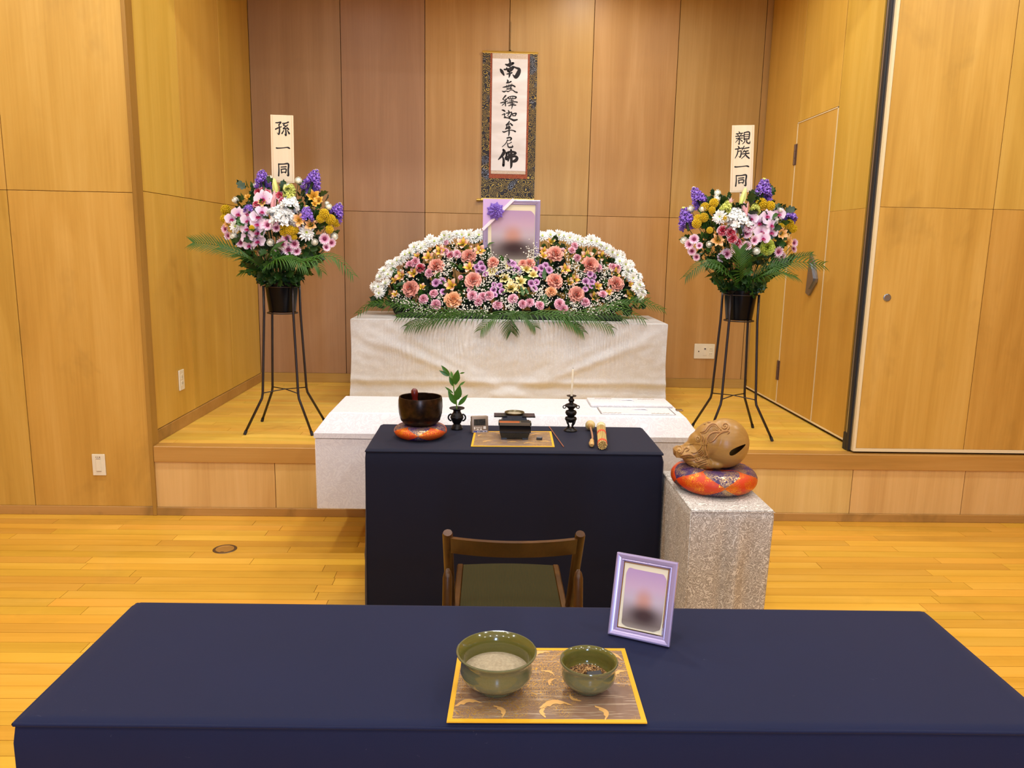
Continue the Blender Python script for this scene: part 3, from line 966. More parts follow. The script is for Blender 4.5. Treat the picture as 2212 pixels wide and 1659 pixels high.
def portrait_mat():
    """a softly blurred portrait print: mauve ground, warm face tone, dark clothes"""
    t = NT('blurred_print')
    s = t.n('ShaderNodeSeparateXYZ')
    t.l(t.n('ShaderNodeTexCoord').outputs['Generated'], s.inputs[0])
    x, z = s.outputs[0], s.outputs[2]

    def blob(cx, cz, rx, rz, lo, hi):
        a = t.math('POWER', t.math('DIVIDE', t.math('SUBTRACT', x, cx), rx), 2)
        b = t.math('POWER', t.math('DIVIDE', t.math('SUBTRACT', z, cz), rz), 2)
        d = t.math('SQRT', t.math('ADD', a, b))
        mr = t.n('ShaderNodeMapRange', interpolation_type='SMOOTHERSTEP')
        t.l(d, mr.inputs['Value'])
        mr.inputs['From Min'].default_value = lo
        mr.inputs['From Max'].default_value = hi
        mr.inputs['To Min'].default_value = 1
        mr.inputs['To Max'].default_value = 0
        return mr.outputs[0]
    base = t.ramp(z, [(.0, (150, 138, 126)), (.1, (130, 116, 108)), (.3, (160, 146, 146)), (.5, (190, 174, 184)), (.7, (196, 166, 186)), (1., (180, 148, 184))])
    c = t.mix(t.math('MULTIPLY', blob(.5, .47, .3, .28, .0, 1.2), .8), base, (196, 138, 116))
    c = t.mix(t.math('MULTIPLY', blob(.54, .23, .52, .22, .05, 1.3), .97), c, (66, 48, 48))
    t.set(color=c)
    return t.set(rough=.75, spec=.15)


M_PRINT = portrait_mat()
M_RIBBON = plain('ribbon_violet', (206, 172, 222), .5)
M_RIBBONW = plain('ribbon_white', (246, 228, 238), .5)
M_ROSE = plain('rosette_violet', (120, 88, 190), .5)


def frame(t, W_, H_, bw, d, step=True, y0=0):
    """moulded frame, origin at the middle of its bottom edge, facing -Y"""
    prof = [(0, 0), (0, -d), (bw * .18, -d * 1.15), (bw * .5, -d * 1.05), (bw * .72, -d * .8), (bw * .8, -d * .85), (bw, -d * .45), (bw, 0)]
    cor = [(-W_ / 2, 0, 1, 1), (W_ / 2, 0, -1, 1), (W_ / 2, H_, -1, -1), (-W_ / 2, H_, 1, -1)]
    for i in range(4):
        a, b = cor[i], cor[(i + 1) % 4]
        g = G()
        vs = [(c[0] + c[2] * u, y, c[1] + c[3] * u) for c in (a, b) for u, y in prof]
        n = len(prof)
        fs = [(k, k + 1, n + k + 1, n + k) for k in range(n - 1)] + [(n - 1, 0, n, 2 * n - 1)]
        g.add(vs, fs)
        obj('frame_bar', g, M_LILAC, t, 25)
    iw, ih = W_ - 2 * bw, H_ - 2 * bw
    obj('backing', G().box((-W_ / 2 + .004, -.002, .004), (W_ / 2 - .004, .004, H_ - .004)), M_DARK, t)
    obj('mount', G().box((-iw / 2 - .002, -d * .35, bw - .002), (iw / 2 + .002, -.002, H_ - bw + .002)), M_MATTE, t, label='cream mount inside the frame')
    return iw, ih, -d * .35


def blobprint(t, cx, cz, w_, h_, y):
    n = 56
    pts = []
    for k in range(n):
        a = 2 * pi * k / n
        ex = 2 / 9
        x = abs(cos(a)) ** ex * (1 if cos(a) >= 0 else -1)
        z = abs(sin(a)) ** ex * (1 if sin(a) >= 0 else -1)
        q = 1 + .018 * sin(3 * a + 1) + .012 * sin(7 * a)
        pts.append((cx + x * w_ / 2 * q, cz + z * h_ / 2 * q))
    return obj('portrait_print', G().prism(pts, .0006, M=Matrix.Translation((0, y - .0008, 0))), M_PRINT, t, label='softly blurred portrait print on a mauve ground')


mf = thing('memorial_frame', 'large lilac framed memorial portrait with violet corner rosette among the altar flowers', 'picture frame', (.147, 5.72, 1.30))
W_, H_ = .412, .539
iw, ih, yy = frame(mf, W_, H_, .036, .022)
blobprint(mf, .008, .292, .312, .35, yy)
g = G()
vs = [(-W_ / 2 - .002, -.027, H_ + .002), (.01, -.027, H_ + .002), (-W_ / 2 - .002, -.027, H_ - .215)]
g.add(vs + [(v[0], -.022, v[2]) for v in vs], [(0, 2, 1), (3, 4, 5), (0, 1, 4, 3), (1, 2, 5, 4), (2, 0, 3, 5)])
obj('corner_sash', g, M_RIBBON, mf, label='pale violet ribbon corner')
a, b = V((.012, -.0285, H_ + .003)), V((-W_ / 2 - .003, -.0285, H_ - .217))
nrm = V((1, 0, -1)).normalized() * .0105
g = G().add([a - nrm, a + nrm, b + nrm, b - nrm, a - nrm + V((0, .006, 0)), a + nrm + V((0, .006, 0)), b + nrm + V((0, .006, 0)), b - nrm + V((0, .006, 0))], [(0, 1, 2, 3), (7, 6, 5, 4), (0, 4, 5, 1), (1, 5, 6, 2), (2, 6, 7, 3), (3, 7, 4, 0)])
obj('corner_band', g, M_RIBBONW, mf, label='white ribbon band across the corner')
g = G()
for ring_, (n, r, el, L) in enumerate(((9, .044, 6, .046), (9, .034, 18, .040), (8, .024, 34, .034), (7, .014, 50, .027), (5, .006, 66, .020))):
    for k in range(n):
        an = 2 * pi * (k + .5 * ring_) / n
        e = radians(el)
        d = V((cos(an), 0, sin(an)))
        s = V((-sin(an), 0, cos(an)))
        base = V((-.118, -.030 - ring_ * .006, H_ - .084))
        p0 = base + d * r * .5
        tip = base + d * (r * .5 + L * cos(e)) + V((0, -L * sin(e), 0))
        midp = base + d * (r * .5 + L * .45 * cos(e)) + V((0, -L * .5 * sin(e) - .003, 0))
        wv = s * (L * .42)
        g.add([p0, midp - wv, tip, midp + wv, midp + V((0, -.006, 0))], [(0, 1, 4), (1, 2, 4), (2, 3, 4), (3, 0, 4)])
obj('rosette', g, M_ROSE, mf, label='violet folded ribbon rosette')
obj('easel_leg', G().box((-.02, .004, -.30), (.02, .012, .3)).box((-.1, -.02, -.302), (.1, .05, -.29)), M_DARK, mf)

tf = thing('photo_frame', 'small lilac framed portrait leaning on the long navy table', 'picture frame', (.3205, 1.4845, .7012), atan2(-.055, .117))
e = bpy.data.objects.new('frame_body', None)
sub = tf
W_, H_ = .1295, .171
tilt = -atan2(.045, .163)
holder = []
iw, ih, yy = frame(tf, W_, H_, .0165, .010)
blobprint(tf, .001, .0165 + ih * .48, iw * .88, ih * .87, yy)
g = G()
for a, b in (((-iw / 2, 0), (-iw / 2 + .0022, ih)), ((iw / 2 - .0022, 0), (iw / 2, ih)), ((-iw / 2, 0), (iw / 2, .0022)), ((-iw / 2, ih - .0022), (iw / 2, ih))):
    g.box((a[0], yy - .002, .0165 + a[1]), (b[0], yy + .001, .0165 + b[1]))
obj('inner_bead', g, M_CHROME, tf, label='silver bead lining the frame')
obj('easel_leg', G().add([(-.02, .005, .12), (.02, .005, .12), (.03, .085, .030), (-.03, .085, .030), (-.02, .008, .12), (.02, .008, .12), (.03, .088, .030), (-.03, .088, .030)], [(0, 1, 2, 3), (7, 6, 5, 4), (0, 4, 5, 1), (1, 5, 6, 2), (2, 6, 7, 3), (3, 7, 4, 0)]), M_DARK, tf)
tf.rotation_euler = (tilt, 0, atan2(-.055, .117))

# ------------------------------------------------------------------ foreground bowls on their mat
def matcloth(name, label, pts, z, seed, motif=True):
    """gold bordered brocade mat; pts = four corners fl fr br bl"""
    c = sum((V((x, y, 0)) for x, y in pts), V()) / 4
    t = thing(name, label, 'mat', (c.x, c.y, z))
    P = [V((x - c.x, y - c.y, 0)) for x, y in pts]
    th = .0024

    def bil(u, v):
        return (P[0] * (1 - u) * (1 - v) + P[1] * u * (1 - v) + P[2] * u * v + P[3] * (1 - u) * v)
    b = .035
    bx = .026
    g = G()
    g.grid(lambda u, v: bil(bx + u * (1 - 2 * bx), b + v * (1 - 2 * b)) + V((0, 0, th - .0004)), 2, 2)
    obj('brocade_field', g, M_MATB, t)
    for a0, a1, b0, b1 in ((0, 1, 0, b), (0, 1, 1 - b, 1), (0, bx, b, 1 - b), (1 - bx, 1, b, 1 - b)):
        g = G()
        q = [bil(a0, b0), bil(a1, b0), bil(a1, b1), bil(a0, b1)]
        g.add([(p.x, p.y, 0) for p in q] + [(p.x, p.y, th) for p in q], [(3, 2, 1, 0), (4, 5, 6, 7), (0, 1, 5, 4), (1, 2, 6, 5), (2, 3, 7, 6), (3, 0, 4, 7)])
        obj('border_strip', g, M_YEL, t, label='yellow border strip of the mat')
    if motif:
        rr = random.Random(seed)
        for (u, v, s, an) in motif:
            p = bil(u, v)
            g = G()
            n = 9
            up, lo = [], []
            for k in range(n + 1):
                q = k / n
                cv = .35 * s * sin(pi * q) * 1.0
                x = (q - .5) * s
                wd = .22 * s * sin(pi * q ** .8) * (1 + .25 * sin(q * 22))
                up.append((x, cv + .02 * s))
                lo.append((x, cv - wd))
            poly = [V((x, y, 0)) for x, y in up + lo[::-1]]
            R = Matrix.Rotation(an, 3, 'Z')
            g.add([p + R @ v_ + V((0, 0, th + .0001)) for v_ in poly], [tuple(range(len(poly)))])
            obj('leaf_motif', g, M_LEAFM, t, label='gold woven leaf motif')
    return t


M_YEL = plain('yellow_tape', (226, 170, 20), .6)
M_LEAFM = plain('gold_leaf_thread', (236, 186, 110), .45, .35)
M_MATB = NT('mat_brocade')
_p = M_MATB.pos()
_n1 = M_MATB.noise(_p, 26, 2, .6, 2.2)
_s = M_MATB.math('SINE', M_MATB.math('MULTIPLY', _n1, 70))
_reg = M_MATB.ramp(M_MATB.noise(_p, 11, 1, .5, .5), [(.42, (0, 0, 0, 1)), (.55, (1, 1, 1, 1))])
_st = M_MATB.noise(M_MATB.mapping(_p, (14, 380, 1)), 1, 2, .6)
_sil = M_MATB.ramp(_st, [(.56, (0, 0, 0, 1)), (.62, (1, 1, 1, 1))])
_msk = M_MATB.math('MULTIPLY', M_MATB.ramp(_s, [(.5, (0, 0, 0, 1)), (.75, (1, 1, 1, 1))]), _reg)
_c = M_MATB.mix(_sil, (132, 104, 82), (196, 176, 150))
_c = M_MATB.mix(_msk, _c, (222, 176, 84))
M_MATB.bump(_msk, .4, .0005)
M_MATB = M_MATB.set(color=_c, metal=M_MATB.math('MAXIMUM', M_MATB.math('MULTIPLY', _msk, .75), M_MATB.math('MULTIPLY', _sil, .5)), rough=.38)

matcloth('brocade_mat', 'gold bordered brocade mat on the long navy table under the green bowls', [(-.064, 1.198), (.280, 1.196), (.284, 1.445), (-.053, 1.445)], .7004, 3,
         [(.1, .2, .05, .2), (.25, .12, .04, -1.2), (.55, .18, .06, .15), (.5, .12, .035, 1.4), (.77, .11, .045, -1.3), (.55, .5, .03, 1), (.49, .88, .05, .6), (.9, .86, .05, -.5), (.52, .62, .03, -.6), (.94, .62, .035, .5), (.66, .3, .03, 2.2)])
matcloth('brocade_mat', 'small gold bordered brocade mat on the altar table under the black incense box', [(-.070, 3.046), (.272, 3.054), (.279, 3.322), (-.062, 3.306)], .7004, 5, [(.2, .3, .05, .3), (.35, .8, .05, -.4), (.5, .25, .05, 0), (.7, .2, .05, .2), (.8, .75, .06, .3), (.9, .3, .05, -.3), (.1, .7, .04, 1)])


def glaze(name, c1, c2):
    t = NT(name)
    p = t.objc()
    n = t.noise(t.mapping(p, (12, 12, 160)), 1, 3, .6, .4)
    n2 = t.noise(p, 420, 2, .6)
    t.set(color=t.mix(t.math('MULTIPLY_ADD', n2, .35, t.math('MULTIPLY', n, .55)), c1, c2))
    t.bump(n, .12, .0015)
    return t.set(rough=.13, coat=.5, coatr=.05, spec=.55)


M_CEL = glaze('celadon_glaze', (84, 86, 52), (114, 114, 82))
M_CELI = glaze('celadon_glaze_inside', (86, 82, 30), (108, 104, 52))


def bowl(name, label, loc, prof_out, prof_in, group):
    t = thing(name, label, 'bowl', loc, 0, group)
    obj('body', G().lathe(prof_out, 64), M_CEL, t, 50)
    obj('inner_wall', G().lathe(prof_in, 64), M_CELI, t, 'all')
    return t


zb_ = .7030
bowl('ceramic_bowl', 'larger green glazed bowl filled with pale incense ash', (.021, 1.302, zb_),
     [(0, .001), (.033, .0), (.036, .002), (.037, .009), (.052, .016), (.063, .026), (.066, .036), (.0645, .048), (.0635, .056), (.0655, .063), (.0715, .069), (.0735, .0715), (.0735, .0735), (.072, .0747), (.070, .0742)],
     [(.0705, .0745), (.066, .069), (.0615, .061), (.0605, .052), (.0605, .04), (.055, .028), (.03, .02), (0, .019)], 'green incense bowls')
bowl('ceramic_bowl', 'smaller green glazed bowl holding brown incense chips', (.1905, 1.300, zb_),
     [(0, .001), (.022, .0), (.026, .001), (.028, .006), (.041, .013), (.048, .022), (.0495, .032), (.0485, .042), (.0485, .048), (.0525, .053), (.0535, .0555), (.0525, .0575), (.0505, .0572)],
     [(.0508, .0573), (.0475, .055), (.0455, .049), (.045, .038), (.042, .024), (.03, .016), (0, .014)], 'green incense bowls')
t = NT('ash')
_n = t.noise(t.objc(), 160, 4, .7)
_k = t.ramp(t.noise(t.objc(), 330, 1, .5), [(.72, (0, 0, 0, 1)), (.78, (1, 1, 1, 1))])
t.bump(_n, .6, .003)
M_ASH = t.set(color=t.mix(t.math('MULTIPLY', _k, .5), t.ramp(_n, [(.3, (150, 136, 110)), (.7, (182, 168, 138))]), (120, 100, 80)), rough=.95)


def ashfn(u, v):
    r = .0607 * v
    a = 2 * pi * u
    x, y = r * cos(a), r * sin(a)
    return (x, y, .012 * (1 - v ** 1.6) * (.8 + .3 * noise.noise(V((x * 60, y * 60, 1)))) + .003 * noise.noise(V((x * 50, y * 50, 4))) * (1 - v ** 4))


tag(obj('incense_ash', G().grid(ashfn, 48, 18), M_ASH, None, 'all', (.021, 1.302, zb_ + .0375)), 'heap of pale incense ash inside the larger green bowl', 'ash', kind='stuff')
M_CHIP = plain('incense_chip', (126, 88, 44), .8)
M_CHIP2 = plain('incense_chip_pale', (176, 138, 84), .8)
M_CHIP3 = plain('incense_chip_dark', (58, 40, 22), .8)
g = G()
rr = random.Random(5)
for k in range(1500):
    r = .0385 * sqrt(rr.random())
    a = rr.random() * 2 * pi
    x, y = r * cos(a) - .002, r * sin(a)
    zz = .0245 + .009 * (1 - (r / .0385) ** 2) + rr.uniform(-.001, .0015)
    s = rr.uniform(.0008, .0019)
    M = Matrix.Translation((x, y, zz)) @ Matrix.Rotation(rr.random() * 6, 4, 'Z') @ Matrix.Rotation(rr.random() * 3, 4, 'X')
    g.box((-s, -s * .6, -s * .5), (s, s * .6, s * .5), rr.choice((0, 0, 1, 1, 2)), M)
g.lathe([(0, .031), (.018, .029), (.034, .0248), (.0385, .022)], 24, mi=2)
tag(obj('incense_chips', g, [M_CHIP, M_CHIP2, M_CHIP3], None, False, (.1905, 1.300, zb_)), 'brown incense chips heaped inside the smaller green bowl', 'incense', kind='stuff')
M_CHAR = plain('charcoal_black', (40, 40, 42), .55)
M_FOIL = plain('foil_grey', (132, 132, 134), .5, .3)
t = thing('charcoal_tablet', 'small black tablet with grey edge lying on the incense chips', 'charcoal', (.198, 1.277, zb_ + .0325), radians(12))
obj('tablet', G().bbox((-.014, -.003, 0), (.014, .010, .011), .0012, M=Matrix.Rotation(radians(25), 4, 'X')), M_CHAR, t)
obj('edge', G().bbox((-.0135, -.0045, -.001), (.0135, -.0028, .0085), .0006, M=Matrix.Rotation(radians(25), 4, 'X')), M_FOIL, t)

# ------------------------------------------------------------------ brocade cushions
def cushion_mat(name, n, phase, hh):
    t = NT(name)
    o = t.objc()
    s = t.n('ShaderNodeSeparateXYZ')
    t.l(o, s.inputs[0])
    ang = t.math('ARCTAN2', s.outputs[1], s.outputs[0])
    u = t.math('FRACT', t.math('MULTIPLY_ADD', ang, n / (2 * pi), phase))
    tri = t.math('SUBTRACT', .5, t.math('ABSOLUTE', t.math('SUBTRACT', u, .5)))     # 0 at node .. .5 between
    zz = t.math('ABSOLUTE', t.math('DIVIDE', t.math('SUBTRACT', s.outputs[2], hh), hh))
    lim = t.math('POWER', t.math('MULTIPLY', tri, 2.0), .72)
    orange = t.math('GREATER_THAN', lim, zz)
    base = t.mix(orange, (60, 32, 84), (206, 58, 6))
    n1 = t.noise(o, 58, 2, .6, 1.4)
    sn = t.math('SINE', t.math('MULTIPLY', n1, 46))
    n2 = t.noise(o, 22, 1, .5, .4)
    f = t.math('ADD', t.math('MULTIPLY', sn, .5), t.math('MULTIPLY_ADD', n2, 2.2, -1.1))
    msk = t.ramp(f, [(.12, (0, 0, 0, 1)), (.26, (1, 1, 1, 1))])
    gold = t.mix(orange, (206, 176, 130), (236, 150, 40))
    t.set(color=t.mix(msk, base, gold), metal=t.math('MULTIPLY', msk, .8), rough=t.math('MULTIPLY_ADD', msk, -.2, .5))
    t.bump(msk, .5, .0008)
    return t.m


def cushion(label, loc, R, h, n, phase, rz=0, dip=.3):
    prof = []
    for k in range(15):
        a = -pi / 2 + pi * k / 14
        r = R * (.62 + .38 * cos(a)) if abs(cos(a)) > 1e-6 else R * .62
        z = h / 2 + h / 2 * sin(a) * 1.0
        prof.append((r, z))
    prof = [(0, .0006)] + [(R * .5, .0004)] + prof[1:-1] + [(R * .55, h * .99), (R * .3, h * (1 - dip * .45)), (0, h * (1 - dip * .6))]
    t = thing('brocade_cushion', label, 'cushion', loc, rz, 'round brocade cushions')
    obj('cover', G().lathe(prof, 72), cushion_mat('brocade_patchwork', n, phase, h / 2), t, 'all')
    g = G()
    for k in range(int(n)):
        pass
    return t


cushion('large round orange and purple brocade cushion under the wooden fish drum', (.872, 2.850, .6005), .163, .092, 5, .27)
cushion('small round orange and purple brocade cushion under the dark bell bowl', (-.288, 3.205, .7004), .112, .056, 5, .25)

# ------------------------------------------------------------------ altar table objects
t = NT('dark_bronze')
_n = t.noise(t.objc(), 60, 3, .6)
M_BELL = t.set(color=t.ramp(_n, [(.35, (30, 18, 10)), (.7, (56, 36, 20))]), rough=.28, metal=.55)
M_BLACKB = plain('black_bronze', (26, 22, 20), .38, .5)
bz_ = .7495
t = thing('bell_bowl', 'dark bronze bell bowl sitting on the small brocade cushion', 'bell', (-.288, 3.205, bz_))
obj('body', G().lathe([(0, 0), (.055, 0), (.066, .008), (.083, .026), (.091, .055), (.0935, .085), (.0925, .11), (.0905, .122), (.0895, .1255), (.087, .126), (.085, .124), (.088, .10), (.0885, .07), (.078, .032), (.05, .014), (0, .012)], 56), M_BELL, t, 50)
t = thing('bell_striker', 'dark red round ended striker standing inside the bell bowl', 'striker', (-.305, 3.215, bz_ + .013))
g = G().lathe([(0, 0), (.010, 0), (.0125, .03), (.0125, .09), (.011, .104), (.013, .112), (.0152, .124), (.0135, .136), (.007, .1435), (0, .1455)], 20, M=Matrix.Rotation(radians(-4), 4, 'Y'))
obj('handle', g, plain('dark_red_lacquer', (96, 22, 16), .3), t, 50)

t = thing('flower_vase', 'small black bronze vase with ring handles holding a leafy sprig', 'vase', (-.140, 3.352, .7))
obj('body', G().lathe([(0, 0), (.0255, 0), (.0265, .003), (.025, .008), (.022, .012), (.021, .018), (.016, .022), (.0155, .026), (.021, .034), (.0265, .045), (.0285, .054), (.027, .063), (.020, .073), (.0165, .078), (.0165, .086), (.022, .090), (.033, .0935), (.0345, .096), (.033, .098), (.024, .0965), (.013, .092), (.012, .07), (0, .065)], 36), M_BLACKB, t, 50)
for s in (-1, 1):
    g = G().tube([(s * (.024 + .014 * sin(a)), 0, .055 + .015 * cos(a) - .002) for a in [pi * k / 10 for k in range(11)]], .0036, 8)
    obj('handle', g, M_BLACKB, t, 'all')
obj('relief_band', G().lathe([(.0275, .048), (.0292, .050), (.0296, .054), (.0288, .059), (.0272, .060)], 24), M_BLACKB, t, 'all')
M_SPRIG = plain('glossy_leaf', (66, 112, 26), .35, vary=.12)
M_STEMG = plain('green_stem', (104, 138, 44), .5)
sp = thing('leafy_sprig', 'green leafy sprig standing in the small black bronze vase', 'sprig', (-.140, 3.352, .772))
sO = V((-.140, 3.352, .772))
sq = lambda cx, cy, dy=0.: at(840 + cx * .1537, 770 + cy * .1537, 3.352 + dy) - sO
ctr = [tuple(sq(*c)) for c in ((957, 760), (950, 660), (932, 560), (915, 470), (905, 380), (880, 290), (850, 262))]
obj('stem', G().tube(smoothline(ctr, 5), .0026, 7), M_STEMG, sp, 'all')


def leaf_mesh(name, L, W_, mat, fold=.25, bend=.2, n=6):
    g = G()
    for i in range(n + 1):
        q = i / n
        wv = W_ * sin(pi * q ** .85) * .5
        y = -bend * L * q * q
        g.v += [(-wv, y + fold * wv, L * q), (0, y, L * q), (wv, y + fold * wv, L * q)]
    for i in range(n):
        o = i * 3
        for k in (0, 1):
            g.f.append((o + k, o + k + 1, o + k + 4, o + k + 3))
            g.m.append(0)
    return g.mesh(name, mat, 'all')


LM = leaf_mesh('leaf', 1, .40, M_SPRIG, .22, .10)
for ax, ay, bx, by, wd, dy in ((955, 680, 828, 490, .95, -.012), (972, 690, 1112, 538, .75, -.01), (942, 625, 1002, 410, 1.15, -.018), (908, 520, 783, 424, .55, .012), (985, 412, 1076, 348, .7, .012), (910, 425, 845, 275, .85, -.006), (922, 392, 975, 196, 1.2, -.02), (862, 275, 733, 124, .8, .004), (848, 278, 704, 196, .75, -.006), (895, 300, 868, 202, 1., .016), (995, 240, 1072, 224, .6, .02), (925, 405, 985, 308, .8, .01), (945, 615, 992, 520, .9, .012)):
    p0, p1 = sq(ax, ay), sq(bx, by, dy)
    z_ = (p1 - p0)
    ln = z_.length
    z_.normalize()
    y_ = (V((.25 * (1 if bx > ax else -1), -1, .2)) - z_ * V((.25 * (1 if bx > ax else -1), -1, .2)).dot(z_)).normalized()
    x_ = y_.cross(z_)
    o = link('leaf', LM, sp, p0)
    o.rotation_mode = 'QUATERNION'
    o.rotation_quaternion = Matrix((x_, y_, z_)).transposed().to_quaternion()
    o.scale = (ln * wd, ln * wd, ln)
t = thing('candle_holder', 'black bronze candle holder with openwork foot on the altar table', 'candle holder', (.366, 3.345, .7))
obj('stem', G().lathe([(.008, .064), (.012, .066), (.022, .074), (.026, .084), (.0225, .092), (.012, .097), (.012, .100), (.020, .108), (.028, .113), (.029, .117), (.024, .121), (.010, .127), (.009, .131), (.0135, .137), (.0135, .142), (.008, .148), (.007, .153), (.012, .156), (.021, .158), (.022, .161), (.020, .1615), (.006, .159), (0, .159)], 28), M_BLACKB, t, 50)
obj('foot', G().lathe([(0, 0), (.029, 0), (.030, .004), (.026, .009), (.020, .012), (.018, .016), (0, .017)], 28), M_BLACKB, t, 50)
obj('bulb', G().lathe([(0, .040), (.014, .040), (.022, .046), (.027, .054), (.025, .062), (.016, .067), (0, .068)], 28), M_BLACKB, t, 50)
for k in range(4):
    a = pi / 4 + k * pi / 2
    obj('leg', G().tube([(.022 * cos(a), .022 * sin(a), .050), (.019 * cos(a), .019 * sin(a), .036), (.011 * cos(a), .011 * sin(a), .024), (.016 * cos(a), .016 * sin(a), .013)], [.006, .0045, .0035, .005], 8), M_BLACKB, t, 'all')
for s in (-1, 1):
    obj('ring_handle', G().tube([(s * (.030 + .0065 * cos(a)), 0, .109 + .0065 * sin(a)) for a in [2 * pi * k / 12 for k in range(13)]], .0022, 7), M_BLACKB, t, 'all')
t = thing('candle', 'thin white unlit candle standing in the black bronze holder', 'candle', (.366, 3.345, .858))
obj('wax', G().lathe([(0, .001), (.0052, .001), (.0042, .118), (.003, .121), (0, .1215)], 14, M=Matrix.Rotation(radians(1.2), 4, 'Y')), plain('wax', (236, 226, 196), .5, sub=.2), t, 50)
obj('wick', G().tube([(.0025, 0, .12), (.0028, .0003, .128)], .0008, 5), M_DARK, t)

# clock
M_CLOCK = plain('champagne_plastic', (150, 130, 108), .45, .25)
M_LCD = plain('lcd_grey', (58, 54, 44), .3)
t = thing('digital_clock', 'small beige digital clock with grey display standing beside the incense box', 'clock', (-.035, 3.286, .7), radians(14))
tl = Matrix.Rotation(radians(-6), 4, 'X')
obj('case', G().bbox((-.037, 0, .0), (.037, .026, .073), .003, M=tl, seg=2).bbox((-.036, .026, .004), (.036, .04, .05), .003, M=tl), M_CLOCK, t, 40)
obj('display', G().box((-.028, -.0008, .033), (.024, .001, .061), M=tl), M_LCD, t)
SEG = {'9': 'abcdfg', '1': 'bc', '0': 'abcdef', '2': 'abged', '3': 'abgcd', '8': 'abcdefg', '5': 'afgcd'}


def digit(g, ch, x, z, w_, h_, th, y):
    r = {'a': (0, h_ - th, w_, h_), 'd': (0, 0, w_, th), 'g': (0, h_ / 2 - th / 2, w_, h_ / 2 + th / 2), 'b': (w_ - th, h_ / 2, w_, h_), 'c': (w_ - th, 0, w_, h_ / 2), 'f': (0, h_ / 2, th, h_), 'e': (0, 0, th, h_ / 2)}
    for s in SEG[ch]:
        a = r[s]
        g.box((x + a[0], y - .0004, z + a[1]), (x + a[2], y + .0004, z + a[3]), M=tl)


g = G()
for ch_, x in (('9', -.020), ('1', -.009), ('0', .001)):
    digit(g, ch_, x, .044, .008, .0145, .0018, -.001)
g.box((-.0098, -.0014, .047), (-.0083, -.0006, .0485), M=tl).box((-.0098, -.0014, .053), (-.0083, -.0006, .0545), M=tl)
for ch_, x in (('2', .012), ('8', .0175)):
    digit(g, ch_, x, .044, .0042, .008, .001, -.001)
for k in range(5):
    digit(g, '15823'[k], -.022 + k * .008, .0355, .005, .006, .001, -.001)
obj('digits', g, plain('lcd_black', (12, 12, 10), .5), t, label='black display digits reading 9 10')
M_BTN = plain('button_white', (232, 222, 206), .5)
for a, b in (((-.028, .016), (-.022, .026)), ((-.017, .021), (-.013, .026)), ((-.010, .021), (-.006, .026)), ((-.003, .021), (.001, .026)), ((.005, .021), (.008, .026)), ((.014, .016), (.026, .028)), ((-.016, .013), (-.007, .018)), ((-.002, .013), (.008, .018))):
    obj('button', G().bbox((a[0], -.0018, a[1]), (b[0], .001, b[1]), .0006, M=tl), M_BTN, t)
obj('label_strip', G().box((-.031, -.0009, .002), (.031, .001, .0105), M=tl), plain('label_silver', (190, 186, 196), .4), t)
obj('print_mark', G().box((-.030, -.0013, .003), (-.013, 0, .0095), M=tl), plain('print_blue', (60, 72, 140), .5), t)
obj('print_mark', G().box((-.009, -.0013, .0045), (-.004, 0, .008), M=tl).box((-.002, -.0013, .0045), (.011, 0, .008), M=tl).box((.018, -.0013, .0045), (.027, 0, .007), M=tl), M_CHAR, t)

# incense box
M_LAC = plain('black_lacquer', (10, 9, 9), .16)
M_LACF = NT('speckled_lacquer')
_n = M_LACF.noise(M_LACF.objc(), 300, 3, .7)
M_LACF = M_LACF.set(color=M_LACF.ramp(_n, [(.4, (16, 15, 12)), (.7, (50, 48, 32))]), rough=.5)
M_RUST = plain('rust_tray', (176, 92, 40), .5)
M_RIMG = plain('worn_gold_rim', (104, 92, 70), .45, .3)
t = thing('incense_box', 'black lacquer incense box with winged burner bowl on the small brocade mat', 'incense box', (.1115, 3.16, .7030))
g = G()
zz = [(.0, .056, .003), (.05, .064, .0), (.072, .067, -.001)]
g.add([(-.056, .006, .006), (.056, .006, .006), (.056, .104, .006), (-.056, .104, .006), (-.0635, 0, .030), (.0635, 0, .030), (.0635, .11, .030), (-.0635, .11, .030), (-.0655, -.002, .062), (.0655, -.002, .062), (.0655, .112, .062), (-.0655, .112, .062)],
      [(3, 2, 1, 0)] + [(a + i, a + (i + 1) % 4, a + 4 + (i + 1) % 4, a + 4 + i) for a in (0, 4) for i in range(4)] + [(8, 9, 10, 11)])
obj('body', g, M_LAC, t)
obj('lower_panel', G().add([(-.0555, .0045, .006), (.0555, .0045, .006), (.0628, -.0012, .028), (-.0628, -.0012, .028)], [(0, 1, 2, 3)]).add([(-.0628, -.0012, .028), (.0628, -.0012, .028), (.062, .001, .0285), (-.062, .001, .0285)], [(0, 1, 2, 3)]), M_LACF, t)
for x in (-.045, .045):
    obj('foot', G().box((x - .012, .004, 0), (x + .012, .03, .0068)).box((x - .012, .08, 0), (x + .012, .102, .0068)), M_LAC, t)
obj('side_handle', G().bbox((.064, .03, .022), (.0695, .07, .05), .001), M_LAC, t)
rim = G()
for a, b in (((-.069, -.006), (.069, -.002)), ((-.069, .040), (.069, .044)), ((-.069, -.006), (-.065, .044)), ((.065, -.006), (.069, .044)), ((.020, -.004), (.026, .042))):
    rim.box((a[0], a[1], .062), (b[0], b[1], .0735))
obj('tray_rim', rim, M_RIMG, t, label='worn reddish gold rim of the front trays')
obj('tray', G().box((-.065, -.003, .0622), (.020, .041, .0715)), M_RUST, t, label='rust red tray compartment')
obj('tray', G().box((.026, -.003, .0622), (.065, .041, .0705)), M_DARK, t, label='dark tray compartment')
